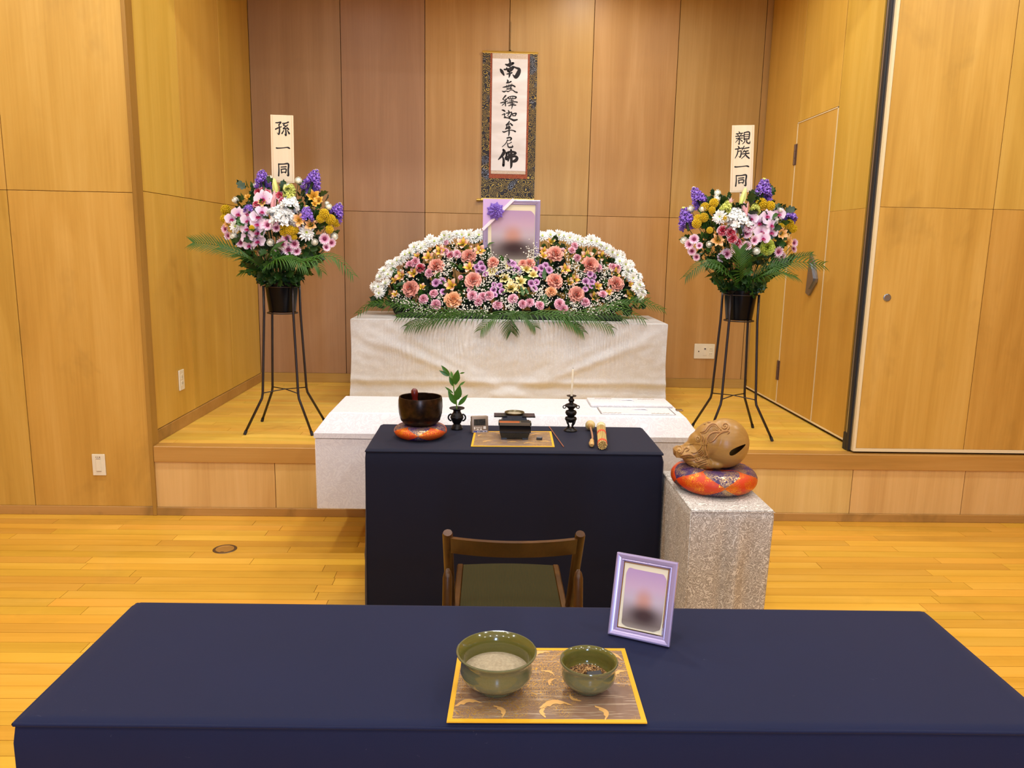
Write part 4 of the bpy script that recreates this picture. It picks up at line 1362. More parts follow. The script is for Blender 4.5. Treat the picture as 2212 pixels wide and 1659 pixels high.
obj('burner_block', G().add([(-.056, .046, .062), (.056, .046, .062), (.056, .112, .062), (-.056, .112, .062), (-.047, .050, .092), (.047, .050, .092), (.047, .110, .092), (-.047, .110, .092)], [(0, 1, 5, 4), (1, 2, 6, 5), (2, 3, 7, 6), (3, 0, 4, 7), (4, 5, 6, 7), (3, 2, 1, 0)]), M_LACF, t)
for s in (-1, 1):
    obj('wing', G().bbox((s * .060 - .028, .044, .086), (s * .060 + .028, .112, .091), .001), M_LAC, t)
M_OLB = plain('olive_bronze', (86, 76, 44), .35, .4)
obj('burner_bowl', G().lathe([(.0, .090), (.030, .090), (.038, .096), (.0425, .100), (.043, .102), (.041, .103), (.036, .099), (.032, .095), (0, .094)], 36, (0, .082, 0)), M_OLB, t, 50)
tag(obj('incense_ash', G().lathe([(0, .0965), (.02, .0962), (.032, .0952)], 24, (.1115, 3.242, .7030)), M_ASH, None, 'all'), 'thin pale ash in the round bowl of the black incense box', 'ash', kind='stuff')

t = thing('small_weight', 'small black block lying on the brocade mat beside the incense box', 'block', (.2165, 3.172, .7029), radians(-8))
obj('block', G().bbox((-.012, -.010, 0), (.012, .010, .009), .0015), M_CHAR, t)
obj('cap', G().bbox((-.0105, -.008, .009), (.0105, .006, .0105), .0007), M_FOIL, t)
t = thing('incense_stick', 'single thin reddish brown stick lying on the altar table', 'stick', (.292, 3.235, .7027))
obj('stick', G().tube([(-.0165, .18, 0), (.0165, -.18, 0)], .0022, 8), plain('reddish_stick', (150, 88, 62), .6), t, 50)

# mallet and rush bundle
W_MAL = wood('mallet_wood', (186, 142, 78), (206, 164, 100), (220, 184, 124), grain='Y', coarse=3)
t = thing('drum_mallet', 'wooden mallet with round padded head lying beside the rush bundle', 'mallet', (.445, 3.2, .7))
obj('grip', G().tube([(-.022, -.150, .011), (-.021, -.144, .0125), (-.019, -.12, .0125), (-.014, -.09, .0105), (-.011, -.072, .011), (-.010, -.066, .008)], [.007, .0105, .0115, .0088, .0092, .006], 14), W_MAL, t, 50)
obj('stick', G().tube(smoothline([(-.010, -.068, .011), (-.002, -.02, .013), (.004, .05, .016), (.008, .13, .020)], 4), .0045, 9), plain('cane_brown', (164, 116, 84), .5), t, 'all')
obj('head', G().ball((.0115, .165, .0225), (.0222, .0235, .0222), 22), plain('chamois_pad', (208, 182, 122), .6), t, 'all')
obj('collar', G().ball((.0095, .148, .0215), (.0135, .010, .0135), 14), plain('collar_tan', (184, 140, 70), .6), t, 'all')
M_RUSH = plain('rush_straw', (200, 168, 96), .6, vary=.14)
M_ORB = plain('orange_binding', (214, 82, 38), .6)
ax_ = V((.045, .36, 0)).normalized()
t = thing('rush_bundle', 'bundle of straw rods bound with orange tape lying on the altar table', 'bundle', (.462, 3.018, .7202), -atan2(.045, .36))
rr = random.Random(2)
for ring_, n, rad in ((0, 15, .0162), (1, 9, .010), (2, 4, .004)):
    for k in range(n):
        a = 2 * pi * k / n + ring_
        j = rr.uniform(-.0012, .0012)
        obj('rod', G().tube([(rad * cos(a) + j, rr.uniform(-.002, .002), rad * sin(a)), (rad * cos(a), .17, rad * sin(a) + j), (rad * cos(a) - j, .345, rad * sin(a))], .0032, 6), M_RUSH, t, 'all')
for y in (.012, .175):
    obj('binding', G().tube([(0, y, 0), (0, y + .006, 0), (0, y + .028, 0), (0, y + .03, 0)], [.0196, .0202, .0202, .0196], 24), M_ORB, t, 50)
obj('cloth_cap', G().tube([(0, .30, 0), (0, .305, 0), (0, .345, 0), (0, .357, 0), (0, .362, 0)], [.0196, .0201, .0201, .0165, .006], 24), plain('cap_cream', (222, 206, 160), .7), t, 'all')

# ------------------------------------------------------------------ wooden fish drum
M_MOK = wood('drum_wood', (150, 106, 50), (172, 126, 66), (186, 142, 82), grain='X', rough=.35, coarse=1.2)
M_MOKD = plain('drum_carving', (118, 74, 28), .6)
K = .000201


def uv(cx, cy):
    return ((cx - 1080) * K, -(cy - 500) * K)


bmj = G()


def ell(cx, cy, rx, ry, rz, rot=0, dy=0):
    u, v = uv(cx, cy)
    M = Matrix.Translation((u, dy, v)) @ Matrix.Rotation(radians(rot), 4, 'Y')
    bmj.ball((0, 0, 0), (rx * K, ry, rz * K), 40, M=M)


ell(1075, 505, 460, .088, 478)
ell(820, 430, 390, .078, 330, -38)
ell(640, 560, 270, .066, 290, -30)
ell(470, 660, 250, .056, 190, -28)
ell(300, 690, 170, .050, 120, -10)
ell(190, 670, 85, .040, 95, 10)
ell(640, 830, 330, .062, 150, -22 + 40)
ell(480, 850, 230, .056, 120, 30)
ell(640, 930, 160, .050, 75, 12)
ell(900, 860, 220, .062, 130, 0)
tmp = obj('tmp', bmj, M_MOK)
rm = tmp.modifiers.new('r', 'REMESH')
rm.mode = 'VOXEL'
rm.voxel_size = .0028
sm = tmp.modifiers.new('s', 'SMOOTH')
sm.iterations = 9
sm.factor = .5
# slot cutter: tear shaped tunnel
cut = G()
out = smoothline([(1205, 690), (1225, 740), (1290, 725), (1400, 625), (1475, 525), (1560, 440), (1600, 470), (1500, 570)][:0] + [(1180, 690), (1190, 735), (1240, 745), (1310, 710), (1400, 632), (1460, 560), (1475, 530), (1462, 524), (1430, 535), (1320, 580), (1220, 635), (1180, 690)], 4)
poly = [uv(a, b) for a, b in out[:-1]]
VD = V((.908, 2.855, -.723)) / 2.855      # line of sight of the photograph across the drum
n_ = len(poly)
for yy in (-.13, .02):
    cut.v += [(x + VD.x * yy, yy, z + VD.z * yy) for x, z in poly]
cut.f += [tuple(range(n_)), tuple(range(2 * n_ - 1, n_ - 1, -1))] + [((i + 1) % n_, i, i + n_, (i + 1) % n_ + n_) for i in range(n_)]
cut.m = [0] * len(cut.f)
co = obj('tmpcut', cut, M_DARK)
bo = tmp.modifiers.new('b', 'BOOLEAN')
bo.operation = 'DIFFERENCE'
bo.object = co
dg = bpy.context.evaluated_depsgraph_get()
me = bpy.data.meshes.new_from_object(tmp.evaluated_get(dg))
bpy.data.objects.remove(tmp)
bpy.data.objects.remove(co)
me.name = 'body'
# eye hollow, cheek step and carved steps pressed into the head
for v in me.vertices:
    x, y, z = v.co
    cx, cy = (x - y * VD.x) / K + 1080, -(z - y * VD.z) / K + 500
    if y < 0.0:
        q = math.exp(-(((cx - 520) / 120) ** 2 + ((cy - 560) / 120) ** 2))
        v.co.y += .016 * q
        q = math.exp(-(((cx - 330) / 60) ** 2 + ((cy - 690) / 50) ** 2))
        v.co.y += .006 * q
        # rounded drum proud of the carved head behind the collar line
        if cx < 760 and cy > 560:
            v.co.y += .004
for p in me.polygons:
    p.use_smooth = True
me.materials.clear()
me.materials.append(M_MOK)
me.set_sharp_from_angle(angle=radians(50))
mk = thing('wooden_fish_drum', 'round carved wooden fish drum with slotted belly resting on the large brocade cushion', 'drum', (.908, 2.855, .7785))
bod = link('body', me, mk)
bod.rotation_euler = (0, 0, 0)
bvh = BVHTree.FromPolygons([v.co[:] for v in me.vertices], [p.vertices[:] for p in me.polygons])


def onface(cx, cy, off=0.):
    u, v = uv(cx, cy)
    h = bvh.ray_cast(V((u, 0, v)) - VD * .3, VD)
    if h[0] is None:
        h = bvh.find_nearest(V((u, -.03, v)))
    return h[0] + h[1] * off


def carve(name, pts, r=.0018, off=.0003, n=5, mat=None):
    p = [onface(a, b, off) for a, b in smoothline(pts, n)]
    rs = [r * min(1, .35 + .65 * min(i, len(p) - 1 - i) / (len(p) * .2 + 1)) for i in range(len(p))]
    return G().tube(p, rs, 7)


def spiral(cx, cy, R, turns, sgn=1, a0=0):
    return [(cx + R * (1 - k / (turns * 10.)) * cos(a0 + sgn * k * 2 * pi / 10), cy + R * (1 - k / (turns * 10.)) * sin(a0 + sgn * k * 2 * pi / 10)) for k in range(int(turns * 10))]


for pts, r in (([(900, 250), (960, 280)] + spiral(1060, 190, 92, 2.0, -1, 2.6), .0022),
               ([(600, 305), (680, 280), (730, 200), (800, 140), (880, 145), (940, 200), (980, 250)], .0022),
               ([(620, 330), (700, 310), (750, 240), (800, 180), (870, 175), (920, 220)], .0014),
               ([(760, 510), (740, 430), (790, 340), (870, 300), (960, 300), (1060, 275), (1150, 285), (1115, 330)], .0022),
               ([(790, 500), (860, 460), (930, 370), (1000, 310), (1100, 290)], .0018),
               (spiral(570, 430, 55, 2.0, 1, .5), .0020),
               ([(620, 480), (640, 560), (600, 640), (520, 700), (450, 690)], .0022),
               ([(740, 500), (720, 600), (750, 700), (790, 800), (820, 920)], .0026),
               ([(720, 520), (700, 620), (730, 730), (770, 820)], .0016),
               ([(640, 350), (690, 420), (680, 500), (700, 540)], .0018),
               ([(600, 330), (650, 400), (650, 480)], .0016),
               ([(150, 600), (200, 580), (260, 600), (280, 660), (230, 700), (190, 660), (215, 630)], .0022),
               ([(280, 570), (300, 620), (290, 680), (250, 730)], .0020),
               ([(320, 640), (350, 605), (400, 625), (380, 660), (340, 680)], .0020),
               ([(260, 770), (340, 745), (440, 735), (510, 770), (520, 800)], .0026),
               ([(300, 820), (400, 830), (520, 820), (620, 790), (720, 745)], .0024),
               ([(340, 860), (450, 850), (540, 845), (560, 880), (640, 860), (760, 820)], .0022),
               ([(590, 920), (680, 880), (770, 860)], .0018), ([(580, 960), (690, 920), (790, 890)], .0018), ([(400, 985), (500, 950), (560, 1000), (620, 960), (720, 950)], .0022),
               ([(560, 690), (610, 680), (640, 640)], .0016), ([(570, 720), (630, 710), (665, 660)], .0014), ([(580, 750), (650, 735), (690, 680)], .0014),
               ([(650, 150), (690, 130)], .0024), ([(720, 115), (780, 100)], .0024)):
    obj('carved_line', carve('c', pts, r * 1.25, .0008), M_MOK, mk, 'all')
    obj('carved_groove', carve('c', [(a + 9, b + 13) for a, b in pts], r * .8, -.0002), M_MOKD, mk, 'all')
g = G()
for (bx0, by0, bx1, by1, poly) in ((690, 160, 950, 300, None), (760, 310, 930, 490, None)):
    row = 0
    y = by0
    while y < by1:
        x = bx0 + (row % 2) * 14
        while x < bx1:
            if bx0 < 700:
                ok = y > 160 + abs(x - 830) * .5 and y < 330 - (x - 690) * .25 and y > 420 - x * .35 + 20
            else:
                ok = y > 330 + max(0, x - 880) * .2 and y < 500 - (x - 760) * .75 + 20
            if ok:
                p = [onface(x + a, y + b, .0002) for a, b in ((-9, -3), (0, 5), (9, -3))]
                g.tube(p, .0010, 4)
            x += 28
        y += 22
        row += 1
obj('carved_scales', g, M_MOKD, mk, kind='stuff')
g = G()
for k in range(6):
    p = onface(590 + k * 32, 830 - k * 16, .001)
    g.ball(p, (.0032, .0034, .0045), 8)
obj('teeth', g, M_MOK, mk, 'all', label='row of carved teeth')
g = G()
for k in range(7):
    p = [onface(370 + k * 22, 775 + (k % 3) * 4, .0004), onface(362 + k * 22, 810, .0004)]
    g.tube(p, .0010, 5)
for k in range(7):
    a = 1.1 - k * .28
    p = [onface(600 + 60 * cos(a), 690 + 62 * sin(a), .0004), onface(600 + 78 * cos(a), 690 + 80 * sin(a), .0004)]
    g.tube(p, .0009, 5)
obj('carved_strokes', g, M_MOKD, mk)
# angular nose and chin blocks of the head
for (pts, d, dy) in (([(110, 640), (175, 600), (215, 640), (200, 770), (130, 765)], .05, -.03), ([(540, 960), (590, 930), (640, 960), (560, 1012)], .05, -.05)):
    q = [uv(a, b) for a, b in pts]
    obj('snout_block' if d == .05 and pts[0][0] < 200 else 'chin_block', G().prism(q, d, M=Matrix.Translation((0, dy, 0))), M_MOK, mk)

# ------------------------------------------------------------------ flower heads (all face +Z, size about 1 across)
def petal(g, ang, L, W_, e0, e1, r0=.05, z0=0., p=.8, cup=.15, ruff=0., n=4, mi=0, tip=0., rr=random):
    ca, sa = cos(ang), sin(ang)
    o = len(g.v)
    r, z = r0, z0
    ph = rr.random() * 6
    for i in range(n + 1):
        q = i / n
        wv = W_ * .5 * max(.14 if i == 0 else 0, sin(pi * min(1, .08 + .92 * q) ** p)) if i < n else W_ * .5 * tip
        e = radians(e0 + (e1 - e0) * q)
        for k in (-1, 0, 1):
            rz = z + (cup * wv * (1 if k else 0)) + ruff * sin(ph + i * 2.1 + k * 2.6) * q
            x, y = r, k * wv
            g.v.append((x * ca - y * sa, x * sa + y * ca, rz))
        r += L / n * cos(e)
        z += L / n * sin(e)
    for i in range(n):
        for k in (0, 1):
            b = o + i * 3 + k
            g.f.append((b, b + 1, b + 4, b + 3))
            g.m.append(mi)


def grad(name, stops, rough=.55, axis='r', sub=.12, scale=1., vary=.05, wob=.0):
    """petal material: colour by distance from the flower's middle (object space)"""
    t = NT(name)
    o = t.objc()
    ln = t.n('ShaderNodeVectorMath', operation='LENGTH')
    t.l(o, ln.inputs[0])
    d = ln.outputs['Value']
    if wob:
        d = t.math('ADD', d, t.math('MULTIPLY', t.math('SUBTRACT', t.noise(o, 9, 2, .6), .5), wob))
    c = t.ramp(d, stops)
    hs = t.n('ShaderNodeHueSaturation')
    t.l(c, hs.inputs['Color'])
    t.l(t.math('MULTIPLY_ADD', t.rnd(), vary * 2, 1 - vary), hs.inputs['Value'])
    t.set(color=hs.outputs[0])
    t.b.inputs['Subsurface Radius'].default_value = (.3, .2, .1)
    t.b.inputs['Subsurface Scale'].default_value = .01
    return t.set(rough=rough, sub=0)


FM = {}      # kind -> list of (petal mesh, [(part name, mesh)])


def reg(kind, g, mats, subs=()):
    FM.setdefault(kind, []).append((g.mesh(kind, mats, 'all'), [(nm, sg.mesh(nm, sm_, 'all')) for nm, sg, sm_ in subs]))


C_MUMW = grad('mum_white', [(.0, (226, 226, 150)), (.14, (250, 250, 240)), (.5, (254, 254, 250))])
C_MUMC = plain('mum_centre_green', (176, 190, 70), .7)
C_DAISY = grad('daisy_pink', [(.1, (176, 60, 110)), (.24, (232, 160, 196)), (.42, (252, 232, 240))])
C_DAISYC = plain('daisy_centre', (120, 30, 66), .8)
C_PURP = grad('daisy_mauve', [(.1, (120, 40, 100)), (.25, (186, 116, 176)), (.45, (232, 190, 226))])
C_PURPC = plain('mauve_centre', (88, 22, 74), .8)
C_YEL = grad('pompon_yellow', [(.3, (170, 130, 4)), (.46, (226, 190, 14)), (.55, (240, 212, 40))], vary=.1)
C_SALM = grad('carnation_salmon', [(.1, (206, 96, 76)), (.35, (234, 148, 126)), (.52, (246, 186, 166))], vary=.06)
C_PEACH = grad('carnation_peach', [(.1, (206, 120, 66)), (.35, (236, 164, 110)), (.52, (244, 190, 146))])
C_PINK = grad('carnation_pink', [(.1, (206, 80, 112)), (.34, (236, 150, 170)), (.52, (250, 214, 222))], vary=.07, wob=.3)
C_BICOL = grad('carnation_bicolour', [(.1, (186, 20, 50)), (.4, (206, 50, 76)), (.5, (250, 226, 226))], wob=.25)
C_GREENC = grad('carnation_green', [(.1, (120, 150, 20)), (.5, (196, 206, 76))])
C_WHITEC = grad('carnation_white', [(.1, (222, 222, 196)), (.5, (252, 250, 246))])
C_ORCH = grad('orchid_pink', [(.04, (210, 130, 186)), (.14, (232, 190, 220)), (.3, (246, 222, 238)), (.5, (252, 240, 248))], vary=.03)
C_LIP = plain('orchid_lip', (172, 26, 92), .45)
C_ALS = grad('alstroemeria_pink', [(.08, (216, 186, 60)), (.18, (214, 130, 100)), (.28, (236, 190, 166)), (.5, (248, 226, 208))], wob=.2)
C_ALSY = grad('alstroemeria_inner', [(.1, (230, 196, 50)), (.26, (238, 208, 90)), (.4, (206, 90, 70)), (.52, (246, 220, 194))], wob=.1)
C_ALSP = grad('alstroemeria_peach', [(.08, (226, 176, 60)), (.25, (240, 176, 112)), (.5, (250, 214, 170))])
C_ALSO = grad('alstroemeria_orange', [(.08, (200, 140, 20)), (.25, (232, 166, 50)), (.5, (246, 206, 110))])
C_CREAM = grad('lily_cream', [(.08, (206, 190, 80)), (.25, (238, 220, 150)), (.5, (246, 236, 194))])
C_STAM = plain('stamen', (196, 150, 30), .6)
C_STOCKP = grad('stock_violet', [(0, (126, 84, 184)), (1., (176, 136, 224))], vary=.06)
C_STOCKW = plain('stock_white', (255, 253, 246), .6, vary=.02)
C_STOCKG = plain('snapdragon_green', (214, 216, 110), .6, vary=.05)
C_BUDW = plain('bud_white', (250, 246, 228), .5)
C_LILB = grad('lily_bud', [(0, (176, 186, 80)), (1, (226, 218, 140))], vary=.06)
C_LILP = grad('lily_pink', [(0, (220, 140, 140)), (.8, (240, 190, 190))])
C_SEPAL = plain('sepal_green', (82, 112, 40), .6)
M_LEAFD = plain('leaf_dark_green', (38, 66, 24), .45, vary=.25)
M_LEAFB = plain('leaf_mid_green', (56, 96, 34), .4, vary=.2)
M_PALM = plain('palm_green', (50, 86, 18), .5, vary=.2, spec=.3)
M_STALK = plain('stalk_green', (52, 78, 28), .6)

rf = random.Random(12)
for var in range(3):
    # full white chrysanthemum
    g = G()
    for n, L, e0, e1, r0, z0 in ((15, .40, 12, -22, .08, .0), (14, .36, 28, -6, .07, .03), (12, .28, 48, 16, .06, .06), (9, .20, 66, 40, .04, .08)):
        for k in range(n):
            petal(g, 2 * pi * (k + rf.random() * .5) / n, L * rf.uniform(.88, 1.1), .125, e0 + rf.uniform(-6, 6), e1 + rf.uniform(-8, 8), r0, z0, 1.25, .25, rr=rf)
    reg('white_chrysanthemum', g, C_MUMW, [('flower_centre', G().ball((0, 0, .09), (.085, .085, .06), 10), C_MUMC)])
    for kind, cm, cc in (('pink_daisy', C_DAISY, C_DAISYC), ('mauve_daisy', C_PURP, C_PURPC)):
        g = G()
        n = 15
        for row in range(2):
            for k in range(n):
                petal(g, 2 * pi * (k + .5 * row + rf.random() * .3) / n, .37 * rf.uniform(.92, 1.08), .125, 16 + 14 * row, 2 + 8 * row, .12, .01 + .02 * row, 1.35, .2, rr=rf)
        reg(kind, g, cm, [('flower_centre', G().ball((0, 0, .05), (.13, .13, .06), 12), cc)])
    # pompon
    g = G()
    n = 90
    for k in range(n):
        zz = 1 - 1.7 * (k + .5) / n
        a = k * 2.39996
        rr_ = sqrt(max(0, 1 - zz * zz))
        d = V((rr_ * cos(a), rr_ * sin(a), zz))
        q = quat_to(d)
        gg = G()
        for sgn in (0, 2.1, 4.2):
            petal(gg, sgn + rf.random(), .13, .13, 60, 30, .015, 0, .6, .5, n=2, tip=.4, rr=rf)
        M = Matrix.Translation(d * .39) @ q.to_matrix().to_4x4()
        g.add(gg.v, gg.f, 0, M)
    g.ball((0, 0, 0), .40, 12)
    reg('yellow_pompon', g, C_YEL)
    for kind, cm in (('salmon_carnation', C_SALM), ('peach_carnation', C_PEACH), ('pink_carnation', C_PINK), ('bicolour_carnation', C_BICOL), ('green_carnation', C_GREENC), ('white_carnation', C_WHITEC)):
        g = G()
        for n, L, e0, e1, z0, W_ in ((12, .47, 30, -12, -.04, .36), (12, .42, 48, 8, .0, .35), (10, .37, 62, 26, .04, .32), (8, .31, 76, 46, .06, .28), (6, .27, 88, 66, .08, .24)):
            for k in range(n):
                petal(g, 2 * pi * (k + rf.random() * .6) / n, L * rf.uniform(.9, 1.08), W_, e0, e1 + rf.uniform(-10, 10), .03, z0, 2.3, .05, ruff=.10, tip=.8, n=5, rr=rf)
        reg(kind, g, cm, [('calyx', G().lathe([(0, -.5), (.07, -.46), (.10, -.2), (.12, -.03), (0, .0)], 10), C_SEPAL)])
    # alstroemeria and small lilies
    for kind, co_, ci in (('pink_alstroemeria', C_ALS, C_ALSY), ('peach_alstroemeria', C_ALSP, C_ALSP), ('orange_alstroemeria', C_ALSO, C_ALSO), ('cream_lily', C_CREAM, C_CREAM)):
        g = G()
        for k in range(3):
            petal(g, 2 * pi * k / 3 + rf.uniform(-.1, .1), .50, .30, 62, 2 + rf.uniform(-12, 8), .03, -.16, 1.15, .2, n=6, rr=rf)
            petal(g, 2 * pi * (k + .5) / 3 + rf.uniform(-.1, .1), .50, .20, 66, 10 + rf.uniform(-10, 8), .03, -.15, 1.2, .3, n=6, mi=1, rr=rf)
        st = G()
        for k in range(6):
            a = 2 * pi * k / 6 + .3
            st.tube([(0, 0, -.12), (.05 * cos(a), .05 * sin(a), .08), (.10 * cos(a), .10 * sin(a), .17)], [.012, .01, .02], 5)
        reg(kind, g, [co_, ci], [('stamens', st, C_STAM)])
    # orchid
    g = G()
    for a, L, W_ in ((pi / 2, .44, .30), (pi * 1.20, .42, .28), (pi * 1.80, .42, .28)):
        petal(g, a, L, W_, 8, -10, .03, -.03, 1.0, .1, n=5, rr=rf)
    for a in (pi * .06, pi * .94):
        petal(g, a + rf.uniform(-.05, .05), .47, .60, 12, -12, .02, .0, 1.15, .06, n=7, tip=.25, rr=rf)
    lp = G()
    for a in (-pi / 2, -pi / 2 + .9, -pi / 2 - .9):
        petal(lp, a, .20, .13, 50, -5, .02, .02, .8, .3, n=4, rr=rf)
    lp.ball((0, .0, .06), (.05, .05, .06), 8)
    reg('orchid_bloom', g, C_ORCH, [('orchid_lip', lp, C_LIP)])
    # round white bud
    g = G()
    for n, r, e0 in ((5, .46, 0), (5, .40, .6)):
        for k in range(n):
            petal(g, 2 * pi * (k + e0) / n, .85, .5, 24, 122, .06, -.36, .7, -.35, n=6, tip=.25, rr=rf)
    g.ball((0, 0, -.02), (.30, .30, .34), 10)
    reg('white_bud', g, C_BUDW, [('sepals', G().lathe([(0, -.5), (.10, -.48), (.26, -.34), (.30, -.22), (.2, -.25)], 9), C_SEPAL)])


def lily_bud(name, mat, open_=0.):
    """bud standing along +Z, length 1"""
    g = G()
    for k in range(6):
        petal(g, 2 * pi * k / 6, 1.02, .26, 84, 96 - open_ * 50, .05, 0, .62, .35, n=8, rr=rf)
    g.lathe([(.03, 0), (.10, .18), (.13, .45), (.10, .75), (.03, .95), (0, .97)], 12)
    return g.mesh(name, mat, 'all')


LBUD, LPINK = lily_bud('lily_bud', C_LILB), lily_bud('pink_lily', C_LILP, .5)


def spike_mesh(name, mat, seed, L, R, dens=26, green=True, fs=1.):
    """flower spike along +Z (length L, radius R) of ruffled florets"""
    rr = random.Random(seed)
    g = G()
    for k in range(dens):
        q = (k + .5) / dens
        a = k * 2.39996
        rad = R * (1.0 - .62 * q ** 1.6) * .62
        d = V((cos(a), sin(a), .25 + .5 * q)).normalized()
        s = R * (1.0 - .55 * q ** 1.5) * fs
        gg = G()
        for row, e in ((5, 24), (4, 55)):
            for j in range(row):
                petal(gg, 2 * pi * (j + rr.random() * .4) / row, s * .62, s * .66, e + 15, e - 25, s * .05, 0, .5, .1, ruff=s * .10, n=3, tip=.4, rr=rr)
        M = Matrix.Translation((rad * cos(a), rad * sin(a), L * q * .93)) @ quat_to(d).to_matrix().to_4x4()
        g.add(gg.v, gg.f, 0, M)
    g.tube([(0, 0, -L * .2), (0, 0, L * .98)], [R * .18, R * .10], 6, mi=1)
    if green:
        for k in range(7):
            a = k * 2.4
            g.ball((R * .14 * cos(a), R * .14 * sin(a), L * (.96 + .02 * (k % 3))), R * .17, 6, mi=2)
    return g.mesh(name, [mat, M_STALK, C_STOCKG], 'all')


def lobed_leaf(name, mat):
    g = G()
    out = [(0, 0), (.05, .12), (.20, .16), (.30, .28), (.20, .34), (.34, .46), (.36, .58), (.22, .60), (.26, .76), (.17, .84), (.10, .82), (0, 1.0)]
    n = len(out)
    for x, z in out:
        g.v += [(-x, .25 * x - .25 * z * z, z), (0, -.25 * z * z, z), (x, .25 * x - .25 * z * z, z)]
    for i in range(n - 1):
        for k in (0, 1):
            b = i * 3 + k
            g.f.append((b, b + 1, b + 4, b + 3))
            g.m.append(0)
    return g.mesh(name, mat, 'all')


LOBED = [lobed_leaf('leaf', M_LEAFD), lobed_leaf('leaf', M_LEAFB)]
SIMPLE = leaf_mesh('leaf', 1, .34, M_LEAFB, .2, .3)


LEAFD = {}


def leaf_piece(t, acc, me, p, q, s, single):
    """one leaf: an object of its own, or (past the limit) a piece of the joined foliage"""
    if single:
        o = link('leaf', me, t, p)
        o.rotation_mode = 'QUATERNION'
        o.rotation_quaternion = q
        o.scale = (s,) * 3
        return
    if me.name not in LEAFD:
        LEAFD[me.name] = ([v.co.copy() for v in me.vertices], [tuple(f.vertices) for f in me.polygons])
    v, f = LEAFD[me.name]
    acc.add(v, f, 0 if me.materials[0] == M_LEAFD else 1, Matrix.Translation(p) @ q.to_matrix().to_4x4() @ Matrix.Scale(s, 4))


def frond(parent, pts, L, n, seed, droop=.55, tilt=0., taper=True, width=.0030, up=(0, -.5, .85)):
    """palm frond along a 3D midrib, leaflets to both sides"""
    rr = random.Random(seed)
    mid = [V(p) for p in smoothline([tuple(p) for p in pts], 6)]
    g = G()
    g.tube(mid, [.0026 * (1 - .7 * i / len(mid)) for i in range(len(mid))], 5)
    m_ = len(mid) - 1
    n = int(n * .75)
    for k in range(n):
        q = .08 + .90 * k / (n - 1)
        f = q * m_
        i = min(int(f), m_ - 1)
        p = mid[i].lerp(mid[i + 1], f - i)
        d = (mid[i + 1] - mid[i]).normalized()
        u = V(up).normalized()
        s = d.cross(u).normalized()
        for sg in (-1, 1):
            ln = 1.22 * L * (.55 + .6 * sin(pi * min(1, .12 + .8 * q))) * rr.uniform(.9, 1.08) * .82
            dirn = (s * sg * .80 + d * (.62 + .35 * q) + u * .18).normalized()
            a = p
            o = len(g.v)
            nn = 4
            for j in range(nn + 1):
                t_ = j / nn
                wv = width * (sin(pi * (.12 + .88 * t_) ** .7) + .12 * (1 - t_))
                side = dirn.cross(u)
                side = side.normalized() if side.length > 1e-4 else s
                g.v += [tuple(a - side * wv), tuple(a + side * wv)]
                step = dirn + V((0, 0, -droop * (.25 + 1.5 * t_)))
                dirn = dirn.lerp(step.normalized(), .5).normalized()
                a = a + dirn * ln / nn
            for j in range(nn):
                b = o + 2 * j
                g.f.append((b, b + 1, b + 3, b + 2))
                g.m.append(0)
    return obj('palm_frond', g, M_PALM, parent, 'all')


def bloom(parent, kind, p, d, size, spin=None):
    """place one flower head with its sub-parts"""
    ms, subs = rf.choice(FM[kind])
    o = link(kind, ms, parent, p)
    q = quat_to(d)
    if spin is None:
        spin = rf.random() * 2 * pi
    o.rotation_mode = 'QUATERNION'
    o.rotation_quaternion = q @ Quaternion((0, 0, 1), spin)
    o.scale = (size,) * 3
    for nm, sm_ in subs:
        link(nm, sm_, o)
    return o


SPK = {}


def spike(parent, name, mat, a, b, R, green=True):
    a, b = V(a), V(b)
    d = b - a
    ratio = max(.2, min(.7, round(R / d.length * 10) / 10))
    key = (mat.name, ratio)
    if key not in SPK:
        SPK[key] = spike_mesh(name, mat, 3, 1.0, ratio, int(34 - 14 * ratio), green, 1. if ratio < .35 else .85)
    o = link(name, SPK[key], parent, a)
    o.rotation_mode = 'QUATERNION'
    o.rotation_quaternion = quat_to(d) @ Quaternion((0, 0, 1), rf.random() * 6)
    q = R / ratio
    o.scale = (q, q, d.length)
    return o


# ------------------------------------------------------------------ flower stands
M_BLACKP = plain('black_bucket', (8, 9, 14), .25, spec=.16)
M_BLACKT = plain('black_tube', (30, 20, 20), .35)
M_RUB = plain('rubber_tip', (22, 18, 18), .7)


